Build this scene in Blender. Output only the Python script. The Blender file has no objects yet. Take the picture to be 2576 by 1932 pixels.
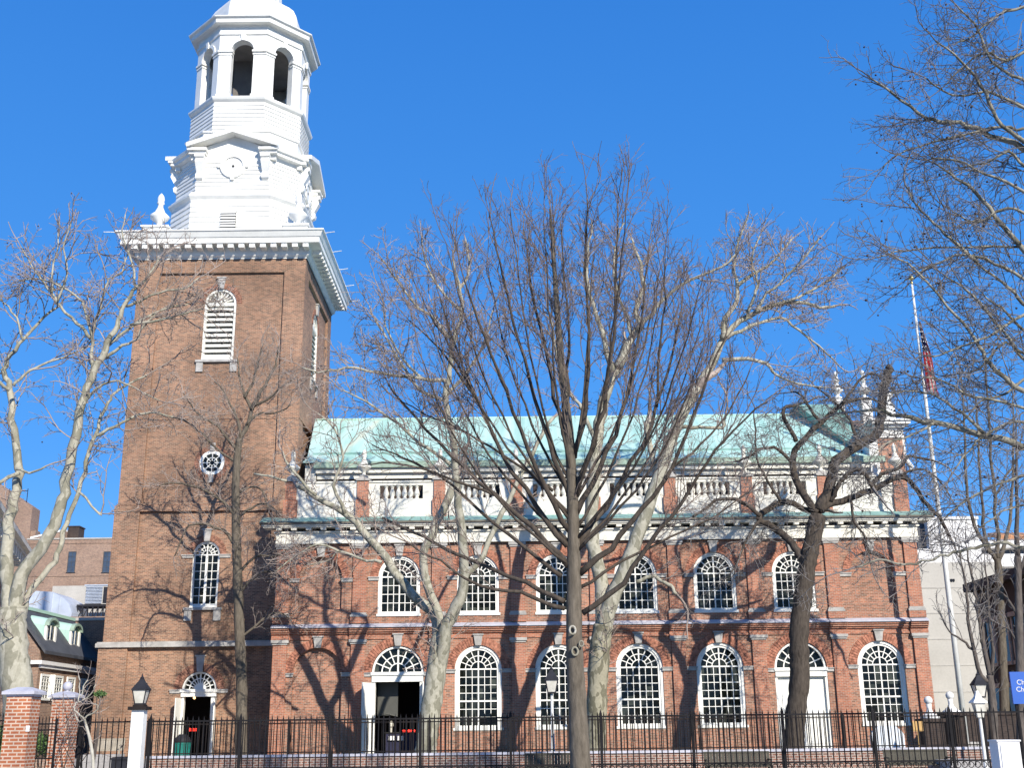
import bpy, math, random
import numpy as np
from mathutils import Vector, Matrix

R = math.radians
D = bpy.data
scene = bpy.context.scene
COL = scene.collection
PI = math.pi

# ------------------------------------------------------------------ camera
F = 2900.0                      # focal length in photo pixels (photo is 2576 wide)
TH = R(16.7); PH = R(0.65); EYE = 1.6
_r0 = Vector((1, 0, 0)); _w = Vector((0, math.cos(TH), math.sin(TH))); _u0 = Vector((0, -math.sin(TH), math.cos(TH)))
_r = _r0 * math.cos(PH) - _u0 * math.sin(PH)
_u = _u0 * math.cos(PH) + _r0 * math.sin(PH)
CAMLOC = Vector((0, 0, EYE))
cam_d = D.cameras.new("camera")
cam = D.objects.new("camera", cam_d)
COL.objects.link(cam)
cam_d.sensor_width = 36.0
cam_d.lens = 36.0 * F / 2576.0
cam_d.clip_end = 2000
cam_d.clip_start = 0.1
rot = Matrix((_r, _u, -_w)).transposed()
cam.matrix_world = Matrix.Translation(CAMLOC) @ rot.to_4x4()
scene.camera = cam

# ------------------------------------------------------------------ sky, sun, exposure
AZ = R(29); EL = R(30)
SUN = Vector((math.sin(AZ) * math.cos(EL), -math.cos(AZ) * math.cos(EL), math.sin(EL)))
world = D.worlds.new("World")
scene.world = world
world.use_nodes = True
nt = world.node_tree
nt.nodes.clear()
sky = nt.nodes.new('ShaderNodeTexSky')
sky.sky_type = 'NISHITA'
sky.sun_disc = False
sky.sun_elevation = EL
sky.sun_rotation = PI - AZ
sky.air_density = 1.0
sky.dust_density = 0.1
sky.ozone_density = 4.0
sky.altitude = 100
bg = nt.nodes.new('ShaderNodeBackground')
bg.inputs['Strength'].default_value = 0.10
nt.links.new(sky.outputs[0], bg.inputs[0])
# deep clear winter blue laid over the physical sky, a little paler towards the horizon
tc = nt.nodes.new('ShaderNodeTexCoord')
sz = nt.nodes.new('ShaderNodeSeparateXYZ'); nt.links.new(tc.outputs['Generated'], sz.inputs[0])
cr = nt.nodes.new('ShaderNodeValToRGB')
els = cr.color_ramp.elements
els[0].position = 0.0; els[0].color = (.13, .42, .90, 1)
els[1].position = 0.62; els[1].color = (.018, .155, .54, 1)
e = els.new(.22); e.color = (.044, .255, .71, 1)
nt.links.new(sz.outputs[2], cr.inputs[0])
bg2 = nt.nodes.new('ShaderNodeBackground'); nt.links.new(cr.outputs[0], bg2.inputs[0])
mx = nt.nodes.new('ShaderNodeMixShader'); mx.inputs[0].default_value = .86
nt.links.new(bg.outputs[0], mx.inputs[1]); nt.links.new(bg2.outputs[0], mx.inputs[2])
wo = nt.nodes.new('ShaderNodeOutputWorld')
nt.links.new(mx.outputs[0], wo.inputs[0])
sl = D.lights.new("sun", 'SUN')
sl.energy = 4.6
sl.angle = R(0.5)
sl.color = (1.0, 0.94, 0.84)
so = D.objects.new("sun", sl)
COL.objects.link(so)
so.rotation_euler = (-SUN).to_track_quat('-Z', 'Y').to_euler()
so.location = (30, -40, 60)
scene.view_settings.view_transform = 'Standard'
scene.view_settings.look = 'None'
scene.view_settings.exposure = 0.5
scene.view_settings.gamma = 1.0
scene.view_settings.use_curve_mapping = False


def P(x, y, Y):
    """point on the plane world-Y = Y seen at photo pixel x, y"""
    d = _w + _r * ((x - 1288) / F) + _u * ((966 - y) / F)
    return CAMLOC + d * (Y / d.y)


def ppm(p):
    """photo pixels per metre at a point"""
    return F / ((Vector(p) - CAMLOC).dot(_w))


def zf(y, Y=60.0, x=1300):
    return P(x, y, Y).z


# ------------------------------------------------------------------ mesh builder and objects
class MB:
    def __init__(s):
        s.v = []; s.f = []

    def add(s, vs, fs):
        o = len(s.v)
        s.v.extend([tuple(v) for v in vs])
        s.f.extend([tuple(i + o for i in f) for f in fs])
        return s

    def quad(s, *p):
        return s.add(p, [tuple(range(len(p)))])

    def box(s, x0, x1, y0, y1, z0, z1):
        v = [(x, y, z) for z in (z0, z1) for y in (y0, y1) for x in (x0, x1)]
        return s.add(v, [(0, 2, 3, 1), (4, 5, 7, 6), (0, 1, 5, 4), (2, 6, 7, 3), (0, 4, 6, 2), (1, 3, 7, 5)])

    def obox(s, c, ax, ay, az):
        """oriented box, half axes as vectors"""
        c = Vector(c); ax = Vector(ax); ay = Vector(ay); az = Vector(az)
        v = [c + ax * i + ay * j + az * k for k in (-1, 1) for j in (-1, 1) for i in (-1, 1)]
        return s.add(v, [(0, 2, 3, 1), (4, 5, 7, 6), (0, 1, 5, 4), (2, 6, 7, 3), (0, 4, 6, 2), (1, 3, 7, 5)])

    def rings(s, rings, cap0=True, cap1=True):
        n = len(rings[0]); o = len(s.v)
        for r in rings: s.v.extend([tuple(p) for p in r])
        for k in range(len(rings) - 1):
            a = o + k * n; b = a + n
            for i in range(n):
                j = (i + 1) % n
                s.f.append((a + i, a + j, b + j, b + i))
        if cap0: s.f.append(tuple(o + i for i in reversed(range(n))))
        if cap1: s.f.append(tuple(o + (len(rings) - 1) * n + i for i in range(n)))
        return s

    def lathe(s, cx, cy, prof, n=16, z0=0.0):
        return s.rings([[(cx + r * math.cos(2 * PI * i / n), cy + r * math.sin(2 * PI * i / n), z0 + z) for i in range(n)] for r, z in prof])

    def tube(s, pts, rad, n=6):
        pts = [Vector(p) for p in pts]
        rings = []
        up = Vector((0.31, 0.77, 0.55))
        for i, p in enumerate(pts):
            t = (pts[min(i + 1, len(pts) - 1)] - pts[max(i - 1, 0)])
            if t.length < 1e-9: t = Vector((0, 0, 1))
            t.normalize()
            a = t.cross(up)
            if a.length < .05: a = t.cross(Vector((1, 0, 0)))
            a.normalize(); b = t.cross(a)
            r = rad[i] if hasattr(rad, '__len__') else rad
            rings.append([p + (a * math.cos(2 * PI * k / n) + b * math.sin(2 * PI * k / n)) * r for k in range(n)])
        return s.rings(rings)

    def prism(s, prof, x0, x1):
        """profile of (y, z) points extruded along X"""
        return s.rings([[(x0, y, z) for y, z in prof], [(x1, y, z) for y, z in prof]])

    def mesh(s, name):
        m = D.meshes.new(name)
        m.from_pydata(s.v, [], s.f)
        m.validate()
        import bmesh
        bm = bmesh.new(); bm.from_mesh(m)
        bmesh.ops.recalc_face_normals(bm, faces=bm.faces)
        bm.to_mesh(m); bm.free()
        return m


def inv_of(o):
    """inverse of the world matrix of a (possibly nested) parent"""
    m = Matrix.Identity(4)
    while o:
        m = (Matrix.Translation(o.location) @ o.rotation_euler.to_matrix().to_4x4()) @ m if o.parent is None else o.matrix_parent_inverse @ (Matrix.Translation(o.location) @ o.rotation_euler.to_matrix().to_4x4()) @ m
        o = o.parent
    return m.inverted()


def place(name, me, mat, parent=None, loc=(0, 0, 0), rz=0.0, smooth=False):
    """link a mesh; the location is in world terms, whatever the parent"""
    o = D.objects.new(name, me)
    if mat and not me.materials: me.materials.append(mat)
    o.location = loc; o.rotation_euler = (0, 0, rz)
    COL.objects.link(o)
    if parent:
        o.parent = parent
        o.matrix_parent_inverse = inv_of(parent)
    if smooth:
        me.polygons.foreach_set('use_smooth', [True] * len(me.polygons))
    return o


def part(name, mb, mat, parent=None, smooth=False):
    return place(name, mb.mesh(name), mat, parent, smooth=smooth)


def tag(o, label, cat, group=None, kind=None):
    o['label'] = label
    o['category'] = cat
    if group: o['group'] = group
    if kind: o['kind'] = kind
    return o


def thing(name, label, cat, loc=(0, 0, 0), group=None):
    o = D.objects.new(name, None)
    o.empty_display_size = .3
    o.location = loc
    COL.objects.link(o)
    return tag(o, label, cat, group)


def struct(name, mb, mat, label=None):
    o = part(name, mb, mat)
    o['kind'] = 'structure'
    o['label'] = label or name.replace('_', ' ')
    o['category'] = name.replace('_', ' ')
    return o


def copy_tree(o, parent=None):
    c = o.copy(); COL.objects.link(c); c.parent = parent
    for ch in [x for x in D.objects if x.parent == o]:
        copy_tree(ch, c)
    return c


# ------------------------------------------------------------------ materials
def mat(name):
    m = D.materials.new(name); m.use_nodes = True
    n = m.node_tree.nodes; b = n['Principled BSDF']
    return m, m.node_tree, b


def ramp(t, src, c0, c1, p0=.35, p1=.65):
    r = t.nodes.new('ShaderNodeValToRGB')
    r.color_ramp.elements[0].position = p0; r.color_ramp.elements[0].color = (*c0, 1)
    r.color_ramp.elements[1].position = p1; r.color_ramp.elements[1].color = (*c1, 1)
    t.links.new(src, r.inputs[0])
    return r.outputs[0]


def noise(t, scale, detail=4, vec=None, rough=.55):
    n = t.nodes.new('ShaderNodeTexNoise')
    n.inputs['Scale'].default_value = scale; n.inputs['Detail'].default_value = detail
    n.inputs['Roughness'].default_value = rough
    if vec is None:
        g = t.nodes.new('ShaderNodeNewGeometry'); vec = g.outputs['Position']
    t.links.new(vec, n.inputs['Vector'])
    return n.outputs['Fac']


def mixc(t, a, b, fac, mode='MIX'):
    m = t.nodes.new('ShaderNodeMix'); m.data_type = 'RGBA'; m.blend_type = mode
    for sock, val in ((m.inputs[6], a), (m.inputs[7], b)):
        if isinstance(val, tuple): sock.default_value = (*val, 1)
        else: t.links.new(val, sock)
    if isinstance(fac, float): m.inputs[0].default_value = fac
    else: t.links.new(fac, m.inputs[0])
    return m.outputs[2]


def bump(t, b, h, strength=.3, dist=.02):
    n = t.nodes.new('ShaderNodeBump')
    n.inputs['Strength'].default_value = strength; n.inputs['Distance'].default_value = dist
    t.links.new(h, n.inputs['Height']); t.links.new(n.outputs[0], b.inputs['Normal'])


def mmath(t, op, a, b=None):
    m = t.nodes.new('ShaderNodeMath'); m.operation = op
    for i, v in enumerate((a, b)):
        if v is None: continue
        if isinstance(v, (int, float)): m.inputs[i].default_value = v
        else: t.links.new(v, m.inputs[i])
    return m.outputs[0]


def plain(name, col, rough=.6, var=.12, scale=1.5, metal=0.0, spec=.5, fine=0.0):
    m, t, b = mat(name)
    c0 = tuple(c * (1 - var) for c in col); c1 = tuple(min(1, c * (1 + var)) for c in col)
    c = ramp(t, noise(t, scale, 6), c0, c1)
    if fine:
        f = ramp(t, noise(t, scale * 14, 3), tuple([1 - fine] * 3), (1, 1, 1), .35, .6)
        c = mixc(t, c, f, 1.0, 'MULTIPLY')
    t.links.new(c, b.inputs['Base Color'])
    b.inputs['Roughness'].default_value = rough; b.inputs['Metallic'].default_value = metal
    b.inputs['Specular IOR Level'].default_value = spec
    return m


def brick(name, c1, c2, mortar, bw=.235, rh=.08, ms=.009, stain=(.68, .65, .64), stain_scale=.35, bias=0.0):
    m, t, b = mat(name)
    g = t.nodes.new('ShaderNodeNewGeometry')
    sp = t.nodes.new('ShaderNodeSeparateXYZ'); t.links.new(g.outputs['Position'], sp.inputs[0])
    sn = t.nodes.new('ShaderNodeSeparateXYZ'); t.links.new(g.outputs['True Normal'], sn.inputs[0])
    side = mmath(t, 'GREATER_THAN', mmath(t, 'ABSOLUTE', sn.outputs[0]), .7)
    u = mmath(t, 'ADD', mmath(t, 'MULTIPLY', sp.outputs[0], mmath(t, 'SUBTRACT', 1.0, side)), mmath(t, 'MULTIPLY', sp.outputs[1], side))
    cb = t.nodes.new('ShaderNodeCombineXYZ'); t.links.new(u, cb.inputs[0]); t.links.new(sp.outputs[2], cb.inputs[1])
    br = t.nodes.new('ShaderNodeTexBrick')
    br.inputs['Color1'].default_value = (*c1, 1); br.inputs['Color2'].default_value = (*c2, 1); br.inputs['Mortar'].default_value = (*mortar, 1)
    br.inputs['Scale'].default_value = 1; br.inputs['Brick Width'].default_value = bw; br.inputs['Row Height'].default_value = rh
    br.inputs['Mortar Size'].default_value = ms; br.inputs['Bias'].default_value = bias
    t.links.new(cb.outputs[0], br.inputs['Vector'])
    c = br.outputs['Color']
    st = ramp(t, noise(t, stain_scale, 6), stain, (1.08, 1.06, 1.04), .3, .62)
    c = mixc(t, c, st, 1.0, 'MULTIPLY')
    st2 = ramp(t, noise(t, 2.6, 5, cb.outputs[0], .7), (.78, .78, .8), (1.12, 1.1, 1.06), .32, .68)
    c = mixc(t, c, st2, 1.0, 'MULTIPLY')
    t.links.new(c, b.inputs['Base Color'])
    b.inputs['Roughness'].default_value = .88; b.inputs['Specular IOR Level'].default_value = .25
    bump(t, b, br.outputs['Fac'], -.5, .01)
    return m


def bark(name, c0, c1, scale=2.2, patch=False):
    m, t, b = mat(name)
    if patch:
        v = t.nodes.new('ShaderNodeTexVoronoi'); v.inputs['Scale'].default_value = scale * 1.6
        g = t.nodes.new('ShaderNodeNewGeometry'); mp = t.nodes.new('ShaderNodeMapping'); mp.inputs['Scale'].default_value = (1, 1, .45)
        t.links.new(g.outputs['Position'], mp.inputs[0])
        nz = t.nodes.new('ShaderNodeTexNoise'); nz.inputs['Scale'].default_value = 2.0
        t.links.new(mp.outputs[0], nz.inputs['Vector'])
        t.links.new(mixc(t, mp.outputs[0], nz.outputs['Color'], .3), v.inputs['Vector'])
        sep = t.nodes.new('ShaderNodeSeparateColor'); t.links.new(v.outputs['Color'], sep.inputs[0])
        c = ramp(t, sep.outputs[0], c0, c1, .3, .55)
        f = ramp(t, noise(t, 9, 5), (.78, .78, .76), (1.05, 1.05, 1.05), .3, .7)
        c = mixc(t, c, f, 1.0, 'MULTIPLY')
    else:
        g = t.nodes.new('ShaderNodeNewGeometry'); mp = t.nodes.new('ShaderNodeMapping'); mp.inputs['Scale'].default_value = (7, 7, 1.6)
        t.links.new(g.outputs['Position'], mp.inputs[0])
        n = noise(t, scale, 6, mp.outputs[0], .65)
        c = ramp(t, n, c0, c1, .32, .68)
        bump(t, b, n, .8, .03)
    t.links.new(c, b.inputs['Base Color'])
    b.inputs['Roughness'].default_value = .9; b.inputs['Specular IOR Level'].default_value = .2
    return m


def copper(name, c0, c1, streak):
    m, t, b = mat(name)
    g = t.nodes.new('ShaderNodeNewGeometry'); mp = t.nodes.new('ShaderNodeMapping'); mp.inputs['Scale'].default_value = (1.6, .12, .12)
    t.links.new(g.outputs['Position'], mp.inputs[0])
    c = ramp(t, noise(t, 1.1, 6, mp.outputs[0], .6), c0, c1, .3, .7)
    s = ramp(t, noise(t, .16, 3), streak, (1, 1, 1), .3, .5)
    c = mixc(t, c, s, 1.0, 'MULTIPLY')
    # standing seams run up the slope
    sx = t.nodes.new('ShaderNodeSeparateXYZ'); t.links.new(g.outputs['Position'], sx.inputs[0])
    fr = mmath(t, 'FRACT', mmath(t, 'MULTIPLY', sx.outputs[0], 1.6))
    seam = mmath(t, 'GREATER_THAN', fr, .93)
    bump(t, b, seam, .6, .04)
    t.links.new(c, b.inputs['Base Color'])
    b.inputs['Roughness'].default_value = .75; b.inputs['Specular IOR Level'].default_value = .2
    return m


M = {}
M['brick_nave'] = brick('nave_brick', (.46, .20, .122), (.17, .098, .07), (.40, .34, .28), bias=-.1, stain=(.8, .76, .72))
M['brick_red'] = brick('red_brick', (.47, .18, .105), (.29, .12, .075), (.40, .32, .26), stain=(.86, .82, .8))
M['brick_tower'] = brick('tower_brick', (.375, .20, .124), (.175, .105, .073), (.40, .31, .23), stain=(.66, .65, .64), stain_scale=.3)
M['brick_pale'] = brick('pale_brick', (.33, .205, .145), (.21, .135, .10), (.40, .33, .27), stain=(.8, .77, .75), stain_scale=.3)
M['brick_grey'] = brick('weathered_wall_brick', (.33, .15, .10), (.15, .085, .07), (.42, .37, .32), bw=.24, rh=.088, ms=.016)
M['brick_pier'] = brick('gate_pier_brick', (.46, .16, .07), (.38, .12, .06), (.60, .48, .38), bw=.22, rh=.085, ms=.016)
M['brick_dark'] = brick('dark_brick', (.07, .05, .042), (.045, .034, .03), (.07, .06, .055))  # dark brick; on gateposts and clerestory wall it also holds their shade
M['voussoir'] = plain('arch_brick', (.36, .155, .10), .9, .45, 7, spec=.2)
M['voussoir_tower'] = plain('tower_arch_brick', (.28, .14, .095), .9, .45, 7, spec=.2)
M['white'] = plain('white_paint', (.76, .75, .70), .55, .07, .9, fine=.05)
M['cream'] = plain('cream_paint', (.70, .67, .58), .6, .10, .8, fine=.10)
M['white_trim'] = plain('window_paint', (.80, .78, .71), .5, .05, 1.5)
M['stone'] = plain('grey_stone', (.40, .38, .35), .85, .2, 2.5, fine=.15)
M['lead'] = plain('lead_capped_stone', (.46, .45, .49), .6, .15, 2, fine=.1)
M['copper'] = copper('green_copper', (.34, .53, .46), (.46, .64, .56), (1.0, .98, .86))
# the church roof: patina bleached almost white at the west end with a rusty run
m, t, b = mat('church_roof_copper')
g = t.nodes.new('ShaderNodeNewGeometry'); mp = t.nodes.new('ShaderNodeMapping'); mp.inputs['Scale'].default_value = (1.3, .10, .10)
t.links.new(g.outputs['Position'], mp.inputs[0])
c = ramp(t, noise(t, 1.1, 6, mp.outputs[0], .6), (.24, .43, .37), (.48, .66, .59), .28, .72)
sx = t.nodes.new('ShaderNodeSeparateXYZ'); t.links.new(g.outputs['Position'], sx.inputs[0])
wob = mmath(t, 'ADD', sx.outputs[0], mmath(t, 'MULTIPLY', noise(t, .35, 4), 7.0))
k = mmath(t, 'DIVIDE', mmath(t, 'ADD', wob, 12.0), 6.0)
c = mixc(t, (.52, .62, .60), c, ramp(t, k, (0, 0, 0), (1, 1, 1), .25, .85))
st = mmath(t, 'ABSOLUTE', mmath(t, 'SUBTRACT', mmath(t, 'SUBTRACT', sx.outputs[0], mmath(t, 'MULTIPLY', sx.outputs[1], .22)), -23.6))
c = mixc(t, (.56, .52, .38), c, ramp(t, mmath(t, 'ADD', st, mmath(t, 'MULTIPLY', noise(t, 1.5, 4), .8)), (.35, .35, .35), (1, 1, 1), .35, .75))
fr = mmath(t, 'FRACT', mmath(t, 'MULTIPLY', sx.outputs[0], 1.5)); bump(t, b, mmath(t, 'GREATER_THAN', fr, .93), .5, .04)
t.links.new(c, b.inputs['Base Color']); b.inputs['Roughness'].default_value = .75; b.inputs['Specular IOR Level'].default_value = .2
M['roof'] = m
M['copper_dull'] = copper('dull_copper', (.16, .30, .27), (.27, .42, .37), (.8, .8, .75))
M['copper_edge'] = plain('copper_gutter', (.27, .36, .28), .7, .2, 2)
M['gutter'] = plain('dark_gutter', (.12, .105, .08), .7, .2, 2)
M['glass'] = None
m, t, b = mat('dark_window_glass')
wn = t.nodes.new('ShaderNodeTexWhiteNoise'); wn.noise_dimensions = '3D'
g = t.nodes.new('ShaderNodeNewGeometry'); vm = t.nodes.new('ShaderNodeVectorMath'); vm.operation = 'SNAP'; vm.inputs[1].default_value = (.33, 5.0, .45)
t.links.new(g.outputs['Position'], vm.inputs[0]); t.links.new(vm.outputs[0], wn.inputs[0])
cc = ramp(t, wn.outputs['Value'], (.005, .006, .005), (.045, .050, .042), .55, 1.0)  # random panes lighter, painting in curtains and reflections
t.links.new(mixc(t, cc, ramp(t, noise(t, 1.2, 3), (.6, .6, .6), (1.6, 1.6, 1.5), .3, .7), 1.0, 'MULTIPLY'), b.inputs['Base Color'])
b.inputs['Roughness'].default_value = .08; b.inputs['IOR'].default_value = 1.45; b.inputs['Specular IOR Level'].default_value = .3
bump(t, b, noise(t, 3.2, 2), .4, .02)
M['glass'] = m
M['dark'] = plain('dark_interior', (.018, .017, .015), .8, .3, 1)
M['iron'] = plain('black_iron', (.012, .011, .012), .7, .25, 3, spec=.15)
M['iron_rust'] = plain('worn_iron', (.022, .017, .015), .75, .3, 3, spec=.15)
M['louvre'] = plain('louvre_paint', (.74, .72, .64), .65, .1, 2, fine=.12)
M['syc'] = bark('sycamore_bark', (.25, .235, .175), (.40, .375, .295), 5.5, True)
M['olive'] = bark('olive_limb_bark', (.15, .14, .105), (.30, .28, .22), 5.0, True)
M['syc_shade'] = bark('shaded_sycamore_bark', (.17, .155, .105), (.33, .30, .215), 6.0, True)  # brownish olive bark, darkened further for the shade on the lower trunk
M['syc_limb'] = bark('sycamore_limb_bark', (.27, .25, .19), (.45, .42, .35), 2.0, True)
M['twig'] = plain('sycamore_twig', (.32, .26, .22), .85, .25, 1.0, spec=.2)
M['twig_dark'] = plain('dark_twig', (.20, .155, .13), .85, .25, 1.0, spec=.2)
M['twig_grey'] = plain('grey_twig', (.20, .18, .165), .85, .25, 1.0, spec=.2)
M['bark_dark'] = bark('dark_furrowed_bark', (.038, .030, .024), (.10, .080, .062), 1.6)
M['bark_grey'] = bark('grey_bark', (.075, .062, .046), (.165, .138, .105), 1.6)
M['bark_black'] = bark('blackish_bark', (.06, .05, .045), (.15, .125, .105), 1.6)
M['seed'] = plain('seed_ball', (.05, .03, .025), .9, .2, 4)
M['lamp_metal'] = plain('lamp_metal', (.022, .022, .027), .65, .2, 4, spec=.2)
m, t, b = mat('frosted_lamp_glass')
b.inputs['Base Color'].default_value = (.55, .53, .45, 1); b.inputs['Roughness'].default_value = .25
t.links.new(ramp(t, noise(t, 3, 2), (.5, .48, .40), (.66, .63, .55)), b.inputs['Base Color'])
M['lamp_glass'] = m
M['gold'] = plain('gilded_ball', (.72, .56, .22), .3, .1, 4, metal=.7)
M['pole'] = plain('pole_paint', (.62, .61, .57), .5, .08, 2)
M['red'] = plain('flag_red', (.62, .07, .055), .8, .15, 3)
M['flagwhite'] = plain('flag_white', (.75, .72, .7), .8, .06, 3)
M['flagblue'] = plain('flag_blue', (.03, .04, .13), .8, .1, 3)
M['signblue'] = plain('sign_blue', (.02, .10, .42), .4, .06, 2)
M['teal'] = plain('teal_plastic', (.01, .16, .13), .45, .1, 3)
M['slat'] = plain('bench_slat', (.05, .044, .028), .75, .2, 3, fine=.1)
M['slat_pale'] = plain('weathered_slat', (.34, .30, .24), .8, .18, 3, fine=.1)
M['grass'] = plain('grass_blades', (.05, .11, .025), .9, .35, 3, spec=.2)
M['lawn'] = plain('lawn_soil', (.075, .09, .04), .95, .35, 1.2, fine=.3)
M['path'] = plain('paving_stone', (.36, .34, .32), .85, .12, .8, fine=.15)
M['asphalt'] = plain('asphalt', (.05, .05, .052), .9, .2, .6, fine=.2)
M['slate'] = plain('slate_roof', (.07, .072, .08), .7, .2, 1.5, fine=.2)
M['galv'] = plain('galvanised_duct', (.50, .54, .60), .45, .12, .8, metal=.2)
M['conc'] = plain('pale_concrete', (.46, .43, .38), .9, .12, .5, fine=.12)
M['render_grey'] = plain('grey_render', (.47, .44, .385), .9, .07, .4, fine=.06)
M['render_white'] = plain('white_render', (.72, .70, .67), .9, .05, .5, fine=.05)
M['pane_blue'] = plain('blue_grey_pane', (.055, .075, .11), .25, .2, 1.2)
M['terracotta'] = plain('terracotta', (.52, .26, .13), .85, .25, 2.5)
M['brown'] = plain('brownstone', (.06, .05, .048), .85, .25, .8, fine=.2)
M['leaf'] = plain('green_leaf', (.07, .13, .03), .7, .3, 5)


def emis(name, col, s):
    m, t, b = mat(name)
    b.inputs['Base Color'].default_value = (*[c * .5 for c in col], 1)
    b.inputs['Emission Color'].default_value = (*col, 1)
    b.inputs['Emission Strength'].default_value = s
    return m


M['redlight'] = emis('red_lamp', (1, .06, .04), 1.6)
M['warmlight'] = emis('warm_lamp', (1, .55, .22), 3.0)

# ------------------------------------------------------------------ ground
g = MB()
g.quad((-600, -300, -.15), (600, -300, -.15), (600, 900, -.15), (-600, 900, -.15))
struct('ground', g, M['asphalt'])
g = MB(); g.box(-70, 70, 12, 45.6, -.14, 0)
struct('pavement', g, M['path'])
g = MB(); g.box(-13.6, 60, 46.6, 110, -.14, .42)
struct('lawn', g, M['lawn'])
g = MB(); g.box(-70, -13.65, 45.65, 110, -.14, .30)
struct('churchyard_path', g, M['path'])

# ------------------------------------------------------------------ the church
YF = 60.0                                    # south face of the nave
NX0, NX1 = -12.3, 20.95
BAY = [-10.02 + 4.075 * i for i in range(8)]
PIL = [NX0 + .35] + [(BAY[i] + BAY[i + 1]) / 2 for i in range(7)] + [NX1 - .35]
YR = 69.5                                    # ridge line, also the tower axis
YB = YR * 2 - YF
Z0 = .30
church = thing('church', 'red brick colonial church with green copper roof, tall brick tower and white wooden steeple', 'church', ((NX0 + NX1) / 2, YF, Z0))
z_belt0, z_belt1 = 6.66, 6.88
z_fr0, z_fr1 = 10.98, 11.54                  # white frieze
z_mod1, z_cor1, z_cop1 = 11.86, 12.06, 12.36
z_pan1 = 14.40


def arc(cx, z, r, n, a0=PI, a1=0.0):
    return [(cx + r * math.cos(a0 + (a1 - a0) * i / n), z + r * math.sin(a0 + (a1 - a0) * i / n)) for i in range(n + 1)]


def arched_cell(mb, x0, x1, z0, z1, Y, cx, hw, sill, spring, depth, back=False, n=24):
    a = arc(cx, spring, hw, n)
    mb.quad((x0, Y, z0), (cx - hw, Y, z0), (cx - hw, Y, z1), (x0, Y, z1))
    mb.quad((cx + hw, Y, z0), (x1, Y, z0), (x1, Y, z1), (cx + hw, Y, z1))
    if sill > z0 + 1e-4:
        mb.quad((cx - hw, Y, z0), (cx + hw, Y, z0), (cx + hw, Y, sill), (cx - hw, Y, sill))
    for i in range(n):
        (xa, za), (xb, zb) = a[i], a[i + 1]
        mb.quad((xa, Y, za), (xb, Y, zb), (xb, Y, z1), (xa, Y, z1))
        mb.quad((xa, Y, za), (xa, Y + depth, za), (xb, Y + depth, zb), (xb, Y, zb))
    for x in (cx - hw, cx + hw):
        mb.quad((x, Y, sill), (x, Y + depth, sill), (x, Y + depth, spring), (x, Y, spring))
    mb.quad((cx - hw, Y, sill), (cx + hw, Y, sill), (cx + hw, Y + depth, sill), (cx - hw, Y + depth, sill))
    if back:
        mb.quad(*[(cx - hw, Y + depth, sill), (cx + hw, Y + depth, sill)], *[(x, Y + depth, z) for x, z in reversed(a)])


def arch_ring(parent, cx, spring, r0, r1, Y, vm, key_h=.62, nv=34, impost=True, stone='stone', ih=.19, iw=.62, ring_proud=.035):
    """brick arch of separate voussoirs with keystone and impost blocks"""
    mb = MB()
    rnd = random.Random(int(cx * 100 + spring * 10))
    for k in range(nv):
        a0 = PI - PI * (k + .07) / nv; a1 = PI - PI * (k + .93) / nv
        pr = ring_proud + rnd.uniform(-.008, .008)
        f = [(cx + r * math.cos(a), spring + r * math.sin(a)) for r, a in ((r0, a0), (r0, a1), (r1, a1), (r1, a0))]
        mb.rings([[(x, Y - pr, z) for x, z in f], [(x, Y + .05, z) for x, z in f]])
    ring = part('brick_arch', mb, vm, parent)
    kb = MB()
    zt = spring + r0 - .02; w0, w1 = .15, .23
    kb.rings([[(cx - w0, Y - .14, zt), (cx + w0, Y - .14, zt), (cx + w0, Y + .05, zt), (cx - w0, Y + .05, zt)],
              [(cx - w1, Y - .16, zt + key_h), (cx + w1, Y - .16, zt + key_h), (cx + w1, Y + .05, zt + key_h), (cx - w1, Y + .05, zt + key_h)]])
    kb.box(cx - w1 - .05, cx + w1 + .05, Y - .2, Y + .04, zt + key_h, zt + key_h + .07)
    part('keystone', kb, M[stone], ring)
    if impost:
        for sx in (-1, 1):
            ib = MB()
            xa, xb = sorted((cx + sx * (r0 - .03), cx + sx * (r0 + iw)))
            ib.box(xa, xb, Y - .07, Y + .045, spring - ih, spring - .05)
            ib.box(xa - .03, xb + .03, Y - .11, Y + .043, spring - .05, spring)
            part('impost', ib, M[stone], ring)
    return ring


def bar(mb, p, q, w, y0, y1):
    """glazing bar between two (x, z) points"""
    (x0, z0), (x1, z1) = p, q
    d = Vector((x1 - x0, 0, z1 - z0)); L = d.length
    if L < 1e-6: return
    d /= L; n = Vector((d.z, 0, -d.x))
    mb.obox(((x0 + x1) / 2, (y0 + y1) / 2, (z0 + z1) / 2), d * (L / 2), Vector((0, (y1 - y0) / 2, 0)), n * (w / 2))


def fan_bars(mb, cx, z, R0, y0, y1, radials=8, rings=(.40, .70), w=.045, rim=True):
    n = 24
    for f in rings:
        a = arc(cx, z, R0 * f, n)
        for i in range(n): bar(mb, a[i], a[i + 1], w, y0, y1)
    for k in range(1, radials):
        t = PI * k / radials
        r_in = R0 * rings[0]
        ww = w * 1.5 if k * 2 == radials else w
        if k * 2 == radials: r_in = 0
        bar(mb, (cx + r_in * math.cos(t), z + r_in * math.sin(t)), (cx + R0 * math.cos(t), z + R0 * math.sin(t)), ww, y0 - .004, y1)


def casing(mb, cx, hw, sill, spring, cw, y0, y1, n=28):
    """arched frame ring, jambs and sill"""
    o = [(cx - hw, sill)] + arc(cx, spring, hw, n) + [(cx + hw, sill)]
    i_ = [(cx - hw + cw, sill)] + arc(cx, spring, hw - cw, n) + [(cx + hw - cw, sill)]
    for k in range(len(o) - 1):
        f = [o[k], o[k + 1], i_[k + 1], i_[k]]
        mb.rings([[(x, y0, z) for x, z in f], [(x, y1, z) for x, z in f]])


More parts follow.
